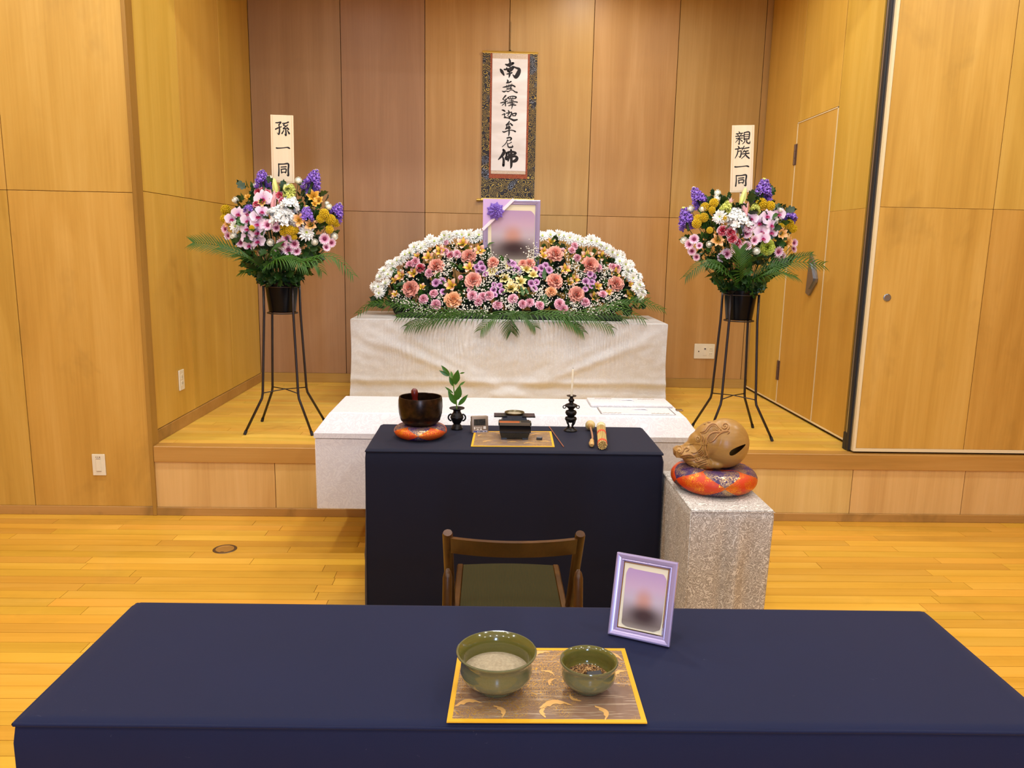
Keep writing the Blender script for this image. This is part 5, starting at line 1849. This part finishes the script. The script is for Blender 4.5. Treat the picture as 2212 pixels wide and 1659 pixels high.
def flower_stand(x, y, label_s, label_b, skew=0):
    t = thing('flower_stand', label_s, 'plant stand', (x, y, ZS), 0, 'black tube flower stands')
    for sx in (-1, 1):
        for sy in (-1, 1):
            P = [(sx * .083, sy * .083, .86), (sx * .084, sy * .084, .70), (sx * .103, sy * .103, .235), (sx * .108, sy * .106, .205), (sx * .193, sy * .172, .012)]
            lg = obj('leg', G().tube(P, .0075, 9), M_BLACKT, t, 'all')
            obj('rubber_foot', G().tube([(sx * .188, sy * .168, .024), (sx * .196, sy * .174, .0015)], .0092, 9), M_RUB, lg, 40)
    g = G()
    for s in (-1, 1):
        g.tube([(-.102, -.102 * s, .236), (0, 0, .243), (.102, .102 * s, .236)], .0032, 6)
    obj('cross_wire', g, M_BLACKT, t, 'all')
    obj('ring', G().tube([(.086 * cos(k * pi / 16), .086 * sin(k * pi / 16), .70) for k in range(33)], .004, 6, cap=False), M_BLACKT, t, 'all')
    obj('ring', G().tube([(.1 * cos(k * pi / 16), .1 * sin(k * pi / 16), .855) for k in range(33)], .004, 6, cap=False), M_BLACKT, t, 'all')
    b = thing('flower_bucket', label_b, 'bucket', (x, y, ZS + .705), 0, 'black buckets in the flower stands')
    obj('body', G().lathe([(0, 0), (.075, 0), (.077, .004), (.096, .165), (.106, .166), (.107, .176), (.098, .178), (.094, .17), (.075, .012), (0, .01)], 40), M_BLACKP, b, 40)
    return t


flower_stand(-1.222, 4.588, 'black four legged tube stand in the stage corner near the side wall', 'glossy black bucket in the flower stand nearest the side wall of the stage')
flower_stand(1.492, 4.588, 'black four legged tube stand near the flush door behind the wooden drum', 'glossy black bucket in the flower stand near the flush door')


def arrangement(label, X, Y, base_z, cpx, rpx, data, conv, fr, seed, leaves, scale_px):
    """big pot arrangement; flower places are read in the photograph, pushed onto a rounded mass"""
    rr = random.Random(seed)
    loc = V((X, Y, base_z))
    t = thing('flower_arrangement', label, 'flowers', loc, 0, 'standing flower arrangements')
    C = at(cpx[0], cpx[1], Y)
    mpp = (C - CAM).dot(FWD) / F_PX
    RX, RZ, RY = rpx[0] * mpp, rpx[1] * mpp, .20

    def place(cx, cy, push=0.):
        px, py = conv(cx, cy)
        q = min(.98, ((px - cpx[0]) / rpx[0]) ** 2 + ((py - cpx[1]) / rpx[1]) ** 2)
        yy = Y - RY * sqrt(1 - q) + .02 + push
        p = at(px, py, yy)
        d = V(((p.x - C.x) / RX ** 2, (p.y - Y) / RY ** 2 - 2.2, (p.z - C.z) / RZ ** 2 + 1.2)).normalized()
        return p - loc, d
    stem = G()
    root = V((0, 0, .05))
    for kind, lst in data.items():
        for it in lst:
            if kind in ('violet_stock', 'white_stock', 'green_snapdragon'):
                (ax, ay), (bx, by), R = it
                a, d1 = place(ax, ay)
                b, d2 = place(bx, by, .01)
                mt = {'violet_stock': C_STOCKP, 'white_stock': C_STOCKW, 'green_snapdragon': C_STOCKG}[kind]
                spike(t, kind, mt, a, b, R * scale_px * (1.1 if kind == 'white_stock' else 1.05), kind == 'violet_stock')
                stem.tube([root, a], .002, 4)
                continue
            if kind in ('lily_bud', 'pink_lily'):
                (ax, ay), (bx, by), wd = it
                a, _ = place(ax, ay)
                b, _ = place(bx, by)
                o = link(kind, LBUD if kind == 'lily_bud' else LPINK, t, a)
                o.rotation_mode = 'QUATERNION'
                o.rotation_quaternion = quat_to(b - a)
                o.scale = (wd * scale_px * 2.6, wd * scale_px * 2.6, (b - a).length)
                stem.tube([root, a], .002, 4)
                continue
            cx, cy, s = it
            s *= 1.22 if kind == 'orchid_bloom' else 1.0 if kind == 'yellow_pompon' else 1.12
            p, d = place(cx, cy, rr.uniform(-.012, .012))
            d = (d + V((rr.uniform(-.25, .25), rr.uniform(-.2, .1), rr.uniform(-.2, .25)))).normalized()
            if kind == 'orchid_bloom':
                d = (V((rr.uniform(-.25, .25), -1, rr.uniform(-.1, .2)))).normalized()
                o = bloom(t, kind, p, d, s * scale_px, 0)
                # keep the top sepal upright
                zc = V((0, 0, 1))
                yv = (zc - d * zc.dot(d)).normalized()
                xv = yv.cross(d)
                o.rotation_quaternion = Matrix((xv, yv, d)).transposed().to_quaternion() @ Quaternion((0, 0, 1), rr.uniform(-.2, .2))
            else:
                bloom(t, kind, p, d, s * scale_px)
            stem.tube([root.lerp(p, .15), p - d * s * scale_px * .1], .0016, 4)
    obj('stems', stem, M_STALK, t, 'all', kind='stuff')
    # foliage
    acc = G()
    for k in range(leaves):
        th = rr.random() * 2 * pi
        ph = rr.uniform(-.95, .85)
        n = V((cos(th) * sqrt(1 - ph * ph), sin(th) * sqrt(1 - ph * ph), ph))
        if n.y > .35:
            n.y *= -1
        q = rr.uniform(.40, .84)
        p = V((C.x + n.x * RX * q, Y + n.y * RY * q, C.z + n.z * RZ * q)) - loc
        dn = (n + V((rr.uniform(-.5, .5), rr.uniform(-.5, .3), rr.uniform(-.35, .5)))).normalized()
        leaf_piece(t, acc, rr.choice(LOBED), p, quat_to(dn) @ Quaternion((0, 0, 1), rr.random() * 6), rr.uniform(.045, .078), q > .62 and n.y < .2 and k < 330)
    for k in range(90):
        th = rr.uniform(pi * .9, pi * 2.1)
        hz = rr.random()
        rad = .07 + .20 * hz * rr.uniform(.5, 1)
        p = V((rad * cos(th), rad * .8 * sin(th), .19 + .16 * hz))
        o = link('leaf', rr.choice(LOBED), t, p)
        o.rotation_mode = 'QUATERNION'
        dn = V((cos(th) + rr.uniform(-.5, .5), sin(th) * .7 + rr.uniform(-.3, .3), rr.uniform(-.5, .9))).normalized()
        o.rotation_quaternion = quat_to(dn) @ Quaternion((0, 0, 1), rr.random() * 6)
        o.scale = (rr.uniform(.06, .10),) * 3
    # low leaves spilling over the rim of the bucket
    for k in range(26):
        th = rr.uniform(pi * .95, pi * 2.05)
        p = V((.085 * cos(th), .085 * sin(th), .17 + rr.uniform(0, .05)))
        o = link('leaf', rr.choice(LOBED), t, p)
        o.rotation_mode = 'QUATERNION'
        dn = V((cos(th) + rr.uniform(-.4, .4), sin(th) * .8, rr.uniform(-1.3, .3))).normalized()
        o.rotation_quaternion = quat_to(dn) @ Quaternion((0, 0, 1), rr.random() * 6)
        o.scale = (rr.uniform(.055, .085),) * 3
    obj('foliage', acc, [M_LEAFD, M_LEAFB], t, 'all', kind='stuff')
    # floral foam block hidden in the bucket mouth
    obj('foam', G().lathe([(0, .12), (.08, .12), (.085, .19), (.06, .22), (0, .225)], 20), plain('foam_green', (40, 70, 30), .9), t)
    for i, (pts, L, n, dr, up) in enumerate(fr):
        P = []
        for cx, cy, dy in pts:
            px, py = conv(cx, cy)
            P.append(at(px, py, Y - dy) - loc)
        frond(t, P, L, n, seed * 10 + i, dr, up=up)
    return t


cl = lambda cx, cy: (400 + cx * .2411, 220 + cy * .2411)
cr_ = lambda cx, cy: (1420 + cx * .2411, 250 + cy * .2411)
MPX = .2411 * 4.55 / 1667.2      # metres per unit of the reading grid
LEFT = {
    'orchid_bloom': [(700, 870, 150), (480, 1005, 118), (420, 1052, 110), (560, 1005, 110), (655, 1030, 122), (690, 985, 110), (562, 1066, 112), (650, 1098, 120), (558, 1140, 112), (650, 1172, 122), (556, 1215, 112), (652, 1252, 120), (575, 1288, 100)],
    'pink_daisy': [(740, 1105, 95), (800, 1075, 90), (820, 1130, 80), (912, 1222, 92), (870, 1272, 95), (980, 1272, 92), (925, 1326, 98), (845, 1328, 85), (1000, 1338, 80), (1250, 1228, 98), (1310, 1262, 80), (1262, 1304, 75), (500, 1262, 90), (362, 1140, 85), (388, 1200, 80), (1000, 1130, 60)],
    'white_chrysanthemum': [(455, 1118, 120), (1085, 1175, 150)],
    'yellow_pompon': [(365, 970, 92), (350, 1046, 70), (1245, 1002, 86), (1212, 1048, 72), (1302, 1055, 92), (1352, 1085, 72), (1292, 1142, 72), (892, 1166, 84), (942, 1150, 84), (876, 1125, 64), (972, 1210, 58), (598, 1130, 50), (990, 1150, 60)],
    'white_bud': [(640, 745, 56), (760, 685, 50), (1015, 705, 60), (1065, 750, 54), (450, 880, 56), (1285, 940, 56), (436, 1202, 66), (765, 1260, 66), (1160, 1256, 62), (1335, 1205, 66), (1270, 910, 40), (925, 750, 44)],
    'peach_alstroemeria': [(1020, 1062, 140), (1125, 1105, 130), (690, 905, 90), (375, 1095, 70)],
    'orange_alstroemeria': [(1150, 850, 140), (1195, 885, 100), (560, 855, 70), (1160, 915, 70)],
    'bicolour_carnation': [(660, 815, 78), (735, 822, 74), (850, 842, 74), (872, 892, 66), (640, 925, 66), (700, 800, 66)],
    'violet_stock': [((705, 775), (685, 622), 62), ((1120, 785), (1175, 618), 66), ((1335, 1045), (1388, 915), 56), ((1085, 1065), (1090, 940), 58), ((575, 985), (590, 920), 48)],
    'white_stock': [((870, 1110), (860, 920), 92), ((930, 960), (955, 850), 74), ((800, 1010), (810, 950), 60), ((900, 1060), (920, 960), 80)],
    'green_snapdragon': [((920, 880), (975, 765), 46), ((930, 800), (960, 745), 40)],
    'lily_bud': [((815, 820), (795, 686), 62), ((885, 850), (895, 740), 50)],
    'pink_lily': [((785, 960), (795, 790), 60)],
}
RIGHT = {
    'orchid_bloom': [(840, 922, 112), (912, 962, 124), (982, 900, 112), (1085, 882, 120), (1022, 982, 112), (932, 1042, 124), (1022, 1046, 108), (948, 1098, 112)],
    'pink_daisy': [(820, 1010, 90), (800, 1052, 95), (866, 1116, 88), (800, 1166, 85), (706, 1186, 100), (620, 1240, 100), (575, 1268, 88), (330, 1108, 92), (290, 1152, 92), (310, 1212, 80), (1082, 1218, 98), (1112, 1262, 90), (1060, 1292, 84), (1222, 1140, 80), (1216, 1192, 80), (352, 1266, 70), (376, 1166, 64)],
    'white_chrysanthemum': [(560, 908, 130)],
    'yellow_pompon': [(506, 782, 80), (426, 816, 78), (490, 846, 62), (416, 912, 84), (352, 966, 84), (362, 922, 74), (470, 1026, 58), (930, 786, 98), (1008, 808, 88), (1180, 972, 88), (1216, 1012, 72), (1106, 990, 58), (600, 920, 60)],
    'green_carnation': [(980, 1176, 128)],
    'white_bud': [(540, 692, 58), (535, 742, 58), (406, 832, 60), (300, 836, 62), (240, 1116, 66), (466, 1152, 60), (886, 1212, 66), (1100, 842, 54), (1070, 935, 44), (530, 720, 40)],
    'peach_alstroemeria': [(540, 1116, 140), (1112, 1058, 130), (1172, 1132, 120), (600, 982, 90), (670, 986, 90)],
    'bicolour_carnation': [(586, 1032, 90), (652, 1046, 90), (672, 1100, 86), (712, 1142, 86)],
    'violet_stock': [((392, 795), (322, 645), 56), ((272, 995), (238, 826), 64), ((935, 750), (962, 572), 70), ((1186, 935), (1184, 868), 60)],
    'white_stock': [((740, 1020), (690, 830), 90), ((680, 960), (690, 860), 74)],
    'green_snapdragon': [((600, 860), (655, 750), 46), ((870, 870), (880, 790), 46), ((585, 870), (600, 800), 40)],
    'lily_bud': [((750, 800), (792, 648), 66)],
    'pink_lily': [((790, 910), (780, 775), 62), ((640, 800), (662, 745), 44)],
}
UPF = (0, -.6, .8)
LFR = [([(640, 1450, .05), (430, 1330, .08), (230, 1275, .1), (70, 1262, .1)], .085, 30, .15, (0, -.9, .45)),
       ([(700, 1490, .12), (560, 1400, .2), (420, 1350, .22), (320, 1310, .22)], .085, 22, .3, UPF),
       ([(700, 1500, .12), (800, 1420, .24), (940, 1410, .27), (1080, 1480, .26)], .085, 26, .9, UPF),
       ([(720, 1480, .1), (760, 1350, .2), (850, 1290, .22)], .07, 18, .4, UPF),
       ([(900, 1480, .1), (1120, 1410, .2), (1330, 1390, .2), (1500, 1550, .18)], .08, 26, .9, UPF),
       ([(680, 1500, .05), (560, 1520, .12), (500, 1530, .12)], .05, 12, .5, UPF),
       ([(800, 1500, .1), (980, 1430, .22), (1150, 1440, .24), (1220, 1520, .23)], .07, 18, .9, UPF)]
RFR = [([(745, 1490, .12), (740, 1380, .24), (745, 1260, .25), (740, 1200, .24)], .085, 24, .12, (0, -.97, .1)),
       ([(700, 1470, .12), (560, 1330, .22), (400, 1330, .24), (260, 1440, .22)], .075, 26, .95, UPF),
       ([(820, 1490, .1), (1000, 1370, .2), (1220, 1310, .2), (1480, 1335, .18)], .085, 30, .35, (0, -.8, .6)),
       ([(800, 1500, .1), (950, 1430, .22), (1100, 1400, .24), (1240, 1440, .22)], .08, 24, .5, UPF),
       ([(700, 1480, .1), (600, 1400, .22), (500, 1340, .24)], .08, 20, .3, UPF),
       ([(1100, 1330, .1), (1250, 1270, .12), (1380, 1240, .12)], .05, 16, .3, UPF)]
arrangement('standing flower arrangement with a double cascade of pink orchids near the side wall', -1.222, 4.588, ZS + .715, (610, 480), (132, 120), LEFT, cl, LFR, 4, 330, MPX)
arrangement('standing flower arrangement with a lime green carnation near the flush door', 1.492, 4.588, ZS + .715, (1597, 500), (130, 108), RIGHT, cr_, RFR, 6, 330, MPX)

# ------------------------------------------------------------------ altar flowers
loc = V((.14, 5.62, az))
al = thing('altar_flowers', 'wide half round altar flower arrangement rimmed with white chrysanthemums around the memorial portrait', 'flowers', loc)
c4 = lambda cx, cy: (770 + cx * .20494, 420 + cy * .20494)
c5 = lambda cx, cy: (1100 + cx * .20494, 420 + cy * .20494)
MP2 = .20494 * 5.55 / 1667.2
ra = random.Random(9)


def aplace(px, py, push=0.):
    Y = 5.5
    for _ in range(6):
        p = at(px, py, Y)
        ex = abs(p.x - .14) / .85
        Y = 5.36 + .62 * max(0, p.z - az) + .14 * ex * ex + push
    n = V(((p.x - .14) * .5, -1, .55)).normalized()
    return at(px, py, Y) - loc, n


def put(kind, lst, conv, jit=.25, push=0.):
    for cx, cy, s in lst:
        p, n = aplace(*conv(cx, cy), push + ra.uniform(-.012, .012))
        d = (n + V((ra.uniform(-jit, jit), ra.uniform(-.1, .1), ra.uniform(-jit, jit)))).normalized()
        bloom(al, kind, p, d, s * MP2 * (1.28 if kind == 'white_chrysanthemum' else 1.16))
        stems_al.tube([V((p.x * .8, .13, .03)), p - d * .01], .0015, 4)


stems_al = G()
put('salmon_carnation', [(845, 768, 165), (575, 1000, 165), (1232, 915, 165), (1187, 660, 150), (1440, 725, 120)], c4)
put('peach_carnation', [(1020, 1122, 170)], c4)
put('salmon_carnation', [(480, 636, 165), (845, 752, 175), (475, 922, 165), (1120, 950, 160), (705, 1062, 165), (215, 735, 110), (145, 735, 90)], c5)
put('peach_carnation', [(440, 1032, 110)], c5)
put('pink_carnation', [(710, 1105, 98), (815, 1052, 92), (838, 1165, 105), (1220, 1066, 100), (1330, 1082, 100), (1400, 1072, 100), (1288, 1135, 90), (1490, 1170, 98), (1640, 1110, 90), (625, 716, 96), (565, 746, 90), (770, 830, 92), (1000, 640, 80), (1060, 630, 86), (940, 506, 64), (930, 612, 90), (1100, 880, 55), (1182, 1010, 44)], c4)
put('bicolour_carnation', [(675, 780, 100), (990, 650, 74)], c4)
put('pink_carnation', [(40, 1105, 100), (215, 1140, 90), (140, 1158, 90), (530, 1155, 105), (572, 1212, 96), (800, 1140, 95), (985, 1056, 82), (1085, 772, 92), (1135, 782, 86), (940, 780, 92), (715, 672, 80), (686, 546, 80), (660, 592, 76), (320, 1172, 92), (560, 600, 70), (275, 790, 60)], c5)
put('mauve_daisy', [(840, 935, 92), (905, 915, 80), (915, 1030, 72), (1270, 772, 78), (1328, 782, 84), (1312, 735, 72), (1285, 812, 72), (1360, 842, 66), (1445, 1010, 76), (1452, 958, 66), (1510, 965, 68), (1535, 1026, 72), (1455, 1062, 66), (1625, 730, 90), (1640, 772, 80)], c4)
put('mauve_daisy', [(40, 738, 80), (82, 792, 74), (340, 780, 86), (382, 752, 76), (420, 800, 80), (340, 852, 62), (230, 940, 82), (286, 930, 74), (260, 996, 80), (806, 920, 86), (870, 930, 80), (852, 842, 74), (890, 866, 66), (800, 1002, 66), (866, 966, 66)], c5)
put('pink_alstroemeria', [(1120, 522, 165), (880, 600, 160), (755, 662, 150), (640, 655, 110), (470, 862, 150), (600, 832, 140), (1300, 592, 150), (1185, 772, 150), (1000, 962, 170), (690, 980, 110), (400, 912, 110), (410, 1052, 100), (760, 850, 110), (1180, 570, 100)], c4)
put('pink_alstroemeria', [(440, 502, 120), (820, 652, 165), (975, 652, 140), (590, 792, 150), (1110, 832, 165), (690, 900, 140), (640, 930, 140), (930, 972, 130), (1265, 1065, 160), (1275, 952, 100), (900, 1082, 150), (365, 600, 120), (360, 650, 120), (1050, 1030, 100), (575, 610, 90)], c5)
put('cream_lily', [(1432, 812, 140), (1560, 890, 150), (1622, 992, 170), (1600, 760, 90)], c4)
put('cream_lily', [(180, 790, 150), (120, 922, 150), (30, 992, 160), (112, 1002, 150), (252, 850, 130), (20, 930, 90)], c5)
put('white_chrysanthemum', [(1290, 432, 135), (1190, 432, 130), (1235, 472, 110), (1112, 432, 125), (1060, 424, 110), (980, 452, 130), (930, 436, 115), (900, 482, 120), (820, 500, 115), (778, 490, 135), (720, 542, 120), (655, 542, 115), (610, 560, 120), (682, 572, 110), (562, 622, 115), (515, 640, 120), (600, 622, 100), (482, 692, 125), (432, 702, 110), (382, 742, 115), (350, 732, 100), (372, 800, 115), (290, 812, 125), (332, 850, 105), (250, 872, 110), (310, 942, 115), (230, 982, 120), (190, 972, 110), (240, 1042, 115), (290, 1000, 90)], c4, .35)
put('white_chrysanthemum', [(350, 442, 120), (432, 432, 125), (520, 432, 120), (572, 442, 115), (640, 462, 125), (720, 482, 125), (762, 502, 115), (862, 492, 135), (920, 502, 110), (962, 542, 120), (1022, 572, 125), (1082, 612, 115), (1140, 642, 125), (1180, 652, 105), (1162, 712, 120), (1222, 742, 125), (1270, 742, 110), (1242, 802, 115), (1290, 822, 120), (1232, 850, 110), (1302, 882, 125), (1350, 872, 110), (1370, 962, 130), (1340, 1002, 120), (1400, 1032, 110), (1380, 1082, 105)], c5, .35)
put('white_bud', [(510, 765, 26), (470, 800, 26), (690, 610, 36)], c4)
obj('stems', stems_al, M_STALK, al, 'all', kind='stuff')
# leaves between the flowers
acc = G()
for k in range(720):
    px = ra.uniform(815, 1385)
    lim = 658 - 148 * sqrt(max(0, 1 - ((px - 1103) / 292) ** 2))
    py = ra.uniform(lim + 6, 668)
    if 1050 < px < 1165 and py < 566:
        continue
    p, n = aplace(px, py, .03 + ra.uniform(0, .05))
    q = quat_to((n + V((ra.uniform(-1, 1), ra.uniform(-.3, .3), ra.uniform(-.4, 1)))).normalized()) @ Quaternion((0, 0, 1), ra.random() * 6)
    leaf_piece(al, acc, ra.choice((SIMPLE, LOBED[0], LOBED[1], LOBED[0])), p, q, ra.uniform(.05, .09), k % 3 == 0)
obj('foliage', acc, [M_LEAFD, M_LEAFB], al, 'all', kind='stuff')
for cx, cy, cv, an, s in ((150, 1070, c5, -.3, .075), (380, 1180, c5, .05, .09), (370, 900, c5, .0, .09), (205, 1060, c5, -.5, .06), (25, 890, c5, .8, .06), (1230, 1020, c4, 1., .06), (1120, 1010, c4, 1.4, .06), (420, 960, c4, 1.2, .08), (340, 1140, c5, .3, .06)):
    p, n = aplace(*cv(cx, cy), -.015)
    o = link('leaf', SIMPLE, al, p)
    o.rotation_euler = (Matrix.Rotation(an, 3, 'Y') @ Matrix.Rotation(-.5, 3, 'X')).to_euler()
    o.scale = (s, s, s)
# dark base tray with moss, under the flowers
obj('base_tray', G().bbox((-.80, -.20, .0), (.80, .22, .035), .01), plain('tray_green', (26, 42, 20), .8), al, label='dark green planting tray')
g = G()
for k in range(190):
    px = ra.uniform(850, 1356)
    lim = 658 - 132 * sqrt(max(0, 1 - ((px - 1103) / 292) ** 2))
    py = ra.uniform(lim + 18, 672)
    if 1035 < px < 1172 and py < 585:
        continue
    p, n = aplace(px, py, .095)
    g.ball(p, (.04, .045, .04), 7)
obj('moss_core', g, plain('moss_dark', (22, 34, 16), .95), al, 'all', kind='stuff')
# baby's breath
BB = G()
bs = G().ball((0, 0, 0), 1, 6)
tiny = G()
CL = [(c4, a, b, n) for a, b, n in ((960, 740, 80), (900, 850, 70), (500, 1120, 60), (700, 1220, 60), (1300, 980, 60), (1400, 900, 60), (1050, 570, 40), (1000, 1240, 30), (1340, 650, 40), (1250, 1200, 50), (550, 880, 30), (1550, 1130, 50), (800, 1230, 45), (1130, 1100, 30), (1440, 830, 40), (930, 790, 50), (1100, 1210, 50), (1370, 1200, 40), (450, 1100, 40), (560, 1160, 30), (1620, 830, 40), (1540, 820, 40), (860, 1060, 25), (900, 1140, 30), (640, 1230, 40), (980, 690, 40), (1520, 735, 50), (1400, 660, 20))]
CL += [(c5, a, b, n) for a, b, n in ((300, 1050, 70), (680, 750, 60), (750, 900, 40), (520, 820, 50), (1000, 780, 60), (1050, 1100, 60), (700, 1190, 60), (900, 1200, 70), (250, 640, 50), (400, 1100, 50), (600, 1000, 40), (30, 1180, 50), (100, 820, 40), (1140, 1070, 40), (1000, 1180, 50), (660, 1230, 30), (640, 1150, 40), (340, 990, 40), (740, 810, 40), (1030, 850, 40), (980, 900, 30), (850, 1220, 40), (560, 650, 25), (260, 590, 25), (50, 1130, 30), (1090, 1160, 40))]
for cv, cx, cy, n in CL:
    px, py = cv(cx, cy)
    c0, nn = aplace(px, py, .0)
    for k in range(n):
        dx, dz = ra.gauss(0, .030), ra.gauss(0, .028)
        p = c0 + V((dx, -.004 + dz * .55 + ra.uniform(-.03, .02), dz))
        if p.z < -.01:
            p.z = ra.uniform(0, .03)
        r = ra.choice((.0032, .004, .0048, .0055))
        BB.add(bs.v, bs.f, 0, Matrix.Translation(p) @ Matrix.Scale(r, 4))
        if k % 3 == 0:
            BB.tube([p, p + V((0, .03, -.03))], .0005, 3, mi=1)
obj('babys_breath', BB, [plain('babys_breath_white', (248, 244, 230), .7), M_STALK], al, 'all', kind='stuff')
# palm fronds over the table edge
ab = lambda px, py, Y: at(px, py, Y) - loc
for i, (pts, L, n, dr) in enumerate((
        ([(1000, 672, 5.36), (930, 668, 5.30), (860, 655, 5.32), (800, 655, 5.36)], .075, 22, .5),
        ([(900, 668, 5.42), (850, 660, 5.38), (805, 656, 5.36), (775, 675, 5.34)], .06, 14, .9),
        ([(1000, 680, 5.32), (950, 684, 5.27), (910, 692, 5.26), (880, 704, 5.255)], .085, 20, 1.0),
        ([(1060, 680, 5.32), (1000, 682, 5.26), (950, 690, 5.255), (905, 705, 5.25)], .085, 20, 1.1),
        ([(1130, 676, 5.33), (1085, 680, 5.26), (1060, 692, 5.255), (1040, 712, 5.25)], .085, 18, .7),
        ([(1120, 680, 5.3), (1104, 684, 5.25), (1102, 700, 5.25), (1104, 716, 5.25)], .08, 18, .5),
        ([(1090, 678, 5.32), (1120, 680, 5.26), (1140, 690, 5.255), (1155, 706, 5.25)], .075, 18, .6),
        ([(1110, 676, 5.32), (1170, 680, 5.26), (1215, 688, 5.255), (1250, 705, 5.25)], .085, 20, 1.1),
        ([(1180, 676, 5.33), (1240, 680, 5.26), (1280, 688, 5.255), (1320, 708, 5.25)], .09, 22, .9),
        ([(1150, 676, 5.34), (1200, 684, 5.25), (1235, 697, 5.25), (1258, 716, 5.25)], .08, 18, .9),
        ([(1250, 672, 5.36), (1310, 668, 5.30), (1350, 672, 5.28), (1390, 690, 5.27)], .075, 18, .8),
        ([(1290, 668, 5.40), (1340, 655, 5.36), (1390, 654, 5.36), (1432, 668, 5.36)], .065, 20, .55),
        ([(1280, 672, 5.38), (1330, 660, 5.36), (1370, 650, 5.38), (1400, 648, 5.4)], .06, 14, .4),
        ([(1000, 674, 5.33), (950, 676, 5.30), (900, 678, 5.29), (860, 684, 5.28)], .07, 18, .6),
        ([(1200, 674, 5.33), (1260, 676, 5.30), (1310, 680, 5.29), (1350, 690, 5.28)], .07, 18, .6),
        ([(1060, 674, 5.33), (1020, 676, 5.29), (980, 680, 5.28), (940, 690, 5.27)], .07, 18, .8),
        ([(1150, 674, 5.33), (1190, 676, 5.29), (1225, 680, 5.28), (1262, 690, 5.27)], .07, 18, .8))):
    frond(al, [ab(*p) for p in pts], L * 1.25, int(n * 1.15), 50 + i, dr, up=(0, -.6, .8), width=.0034)
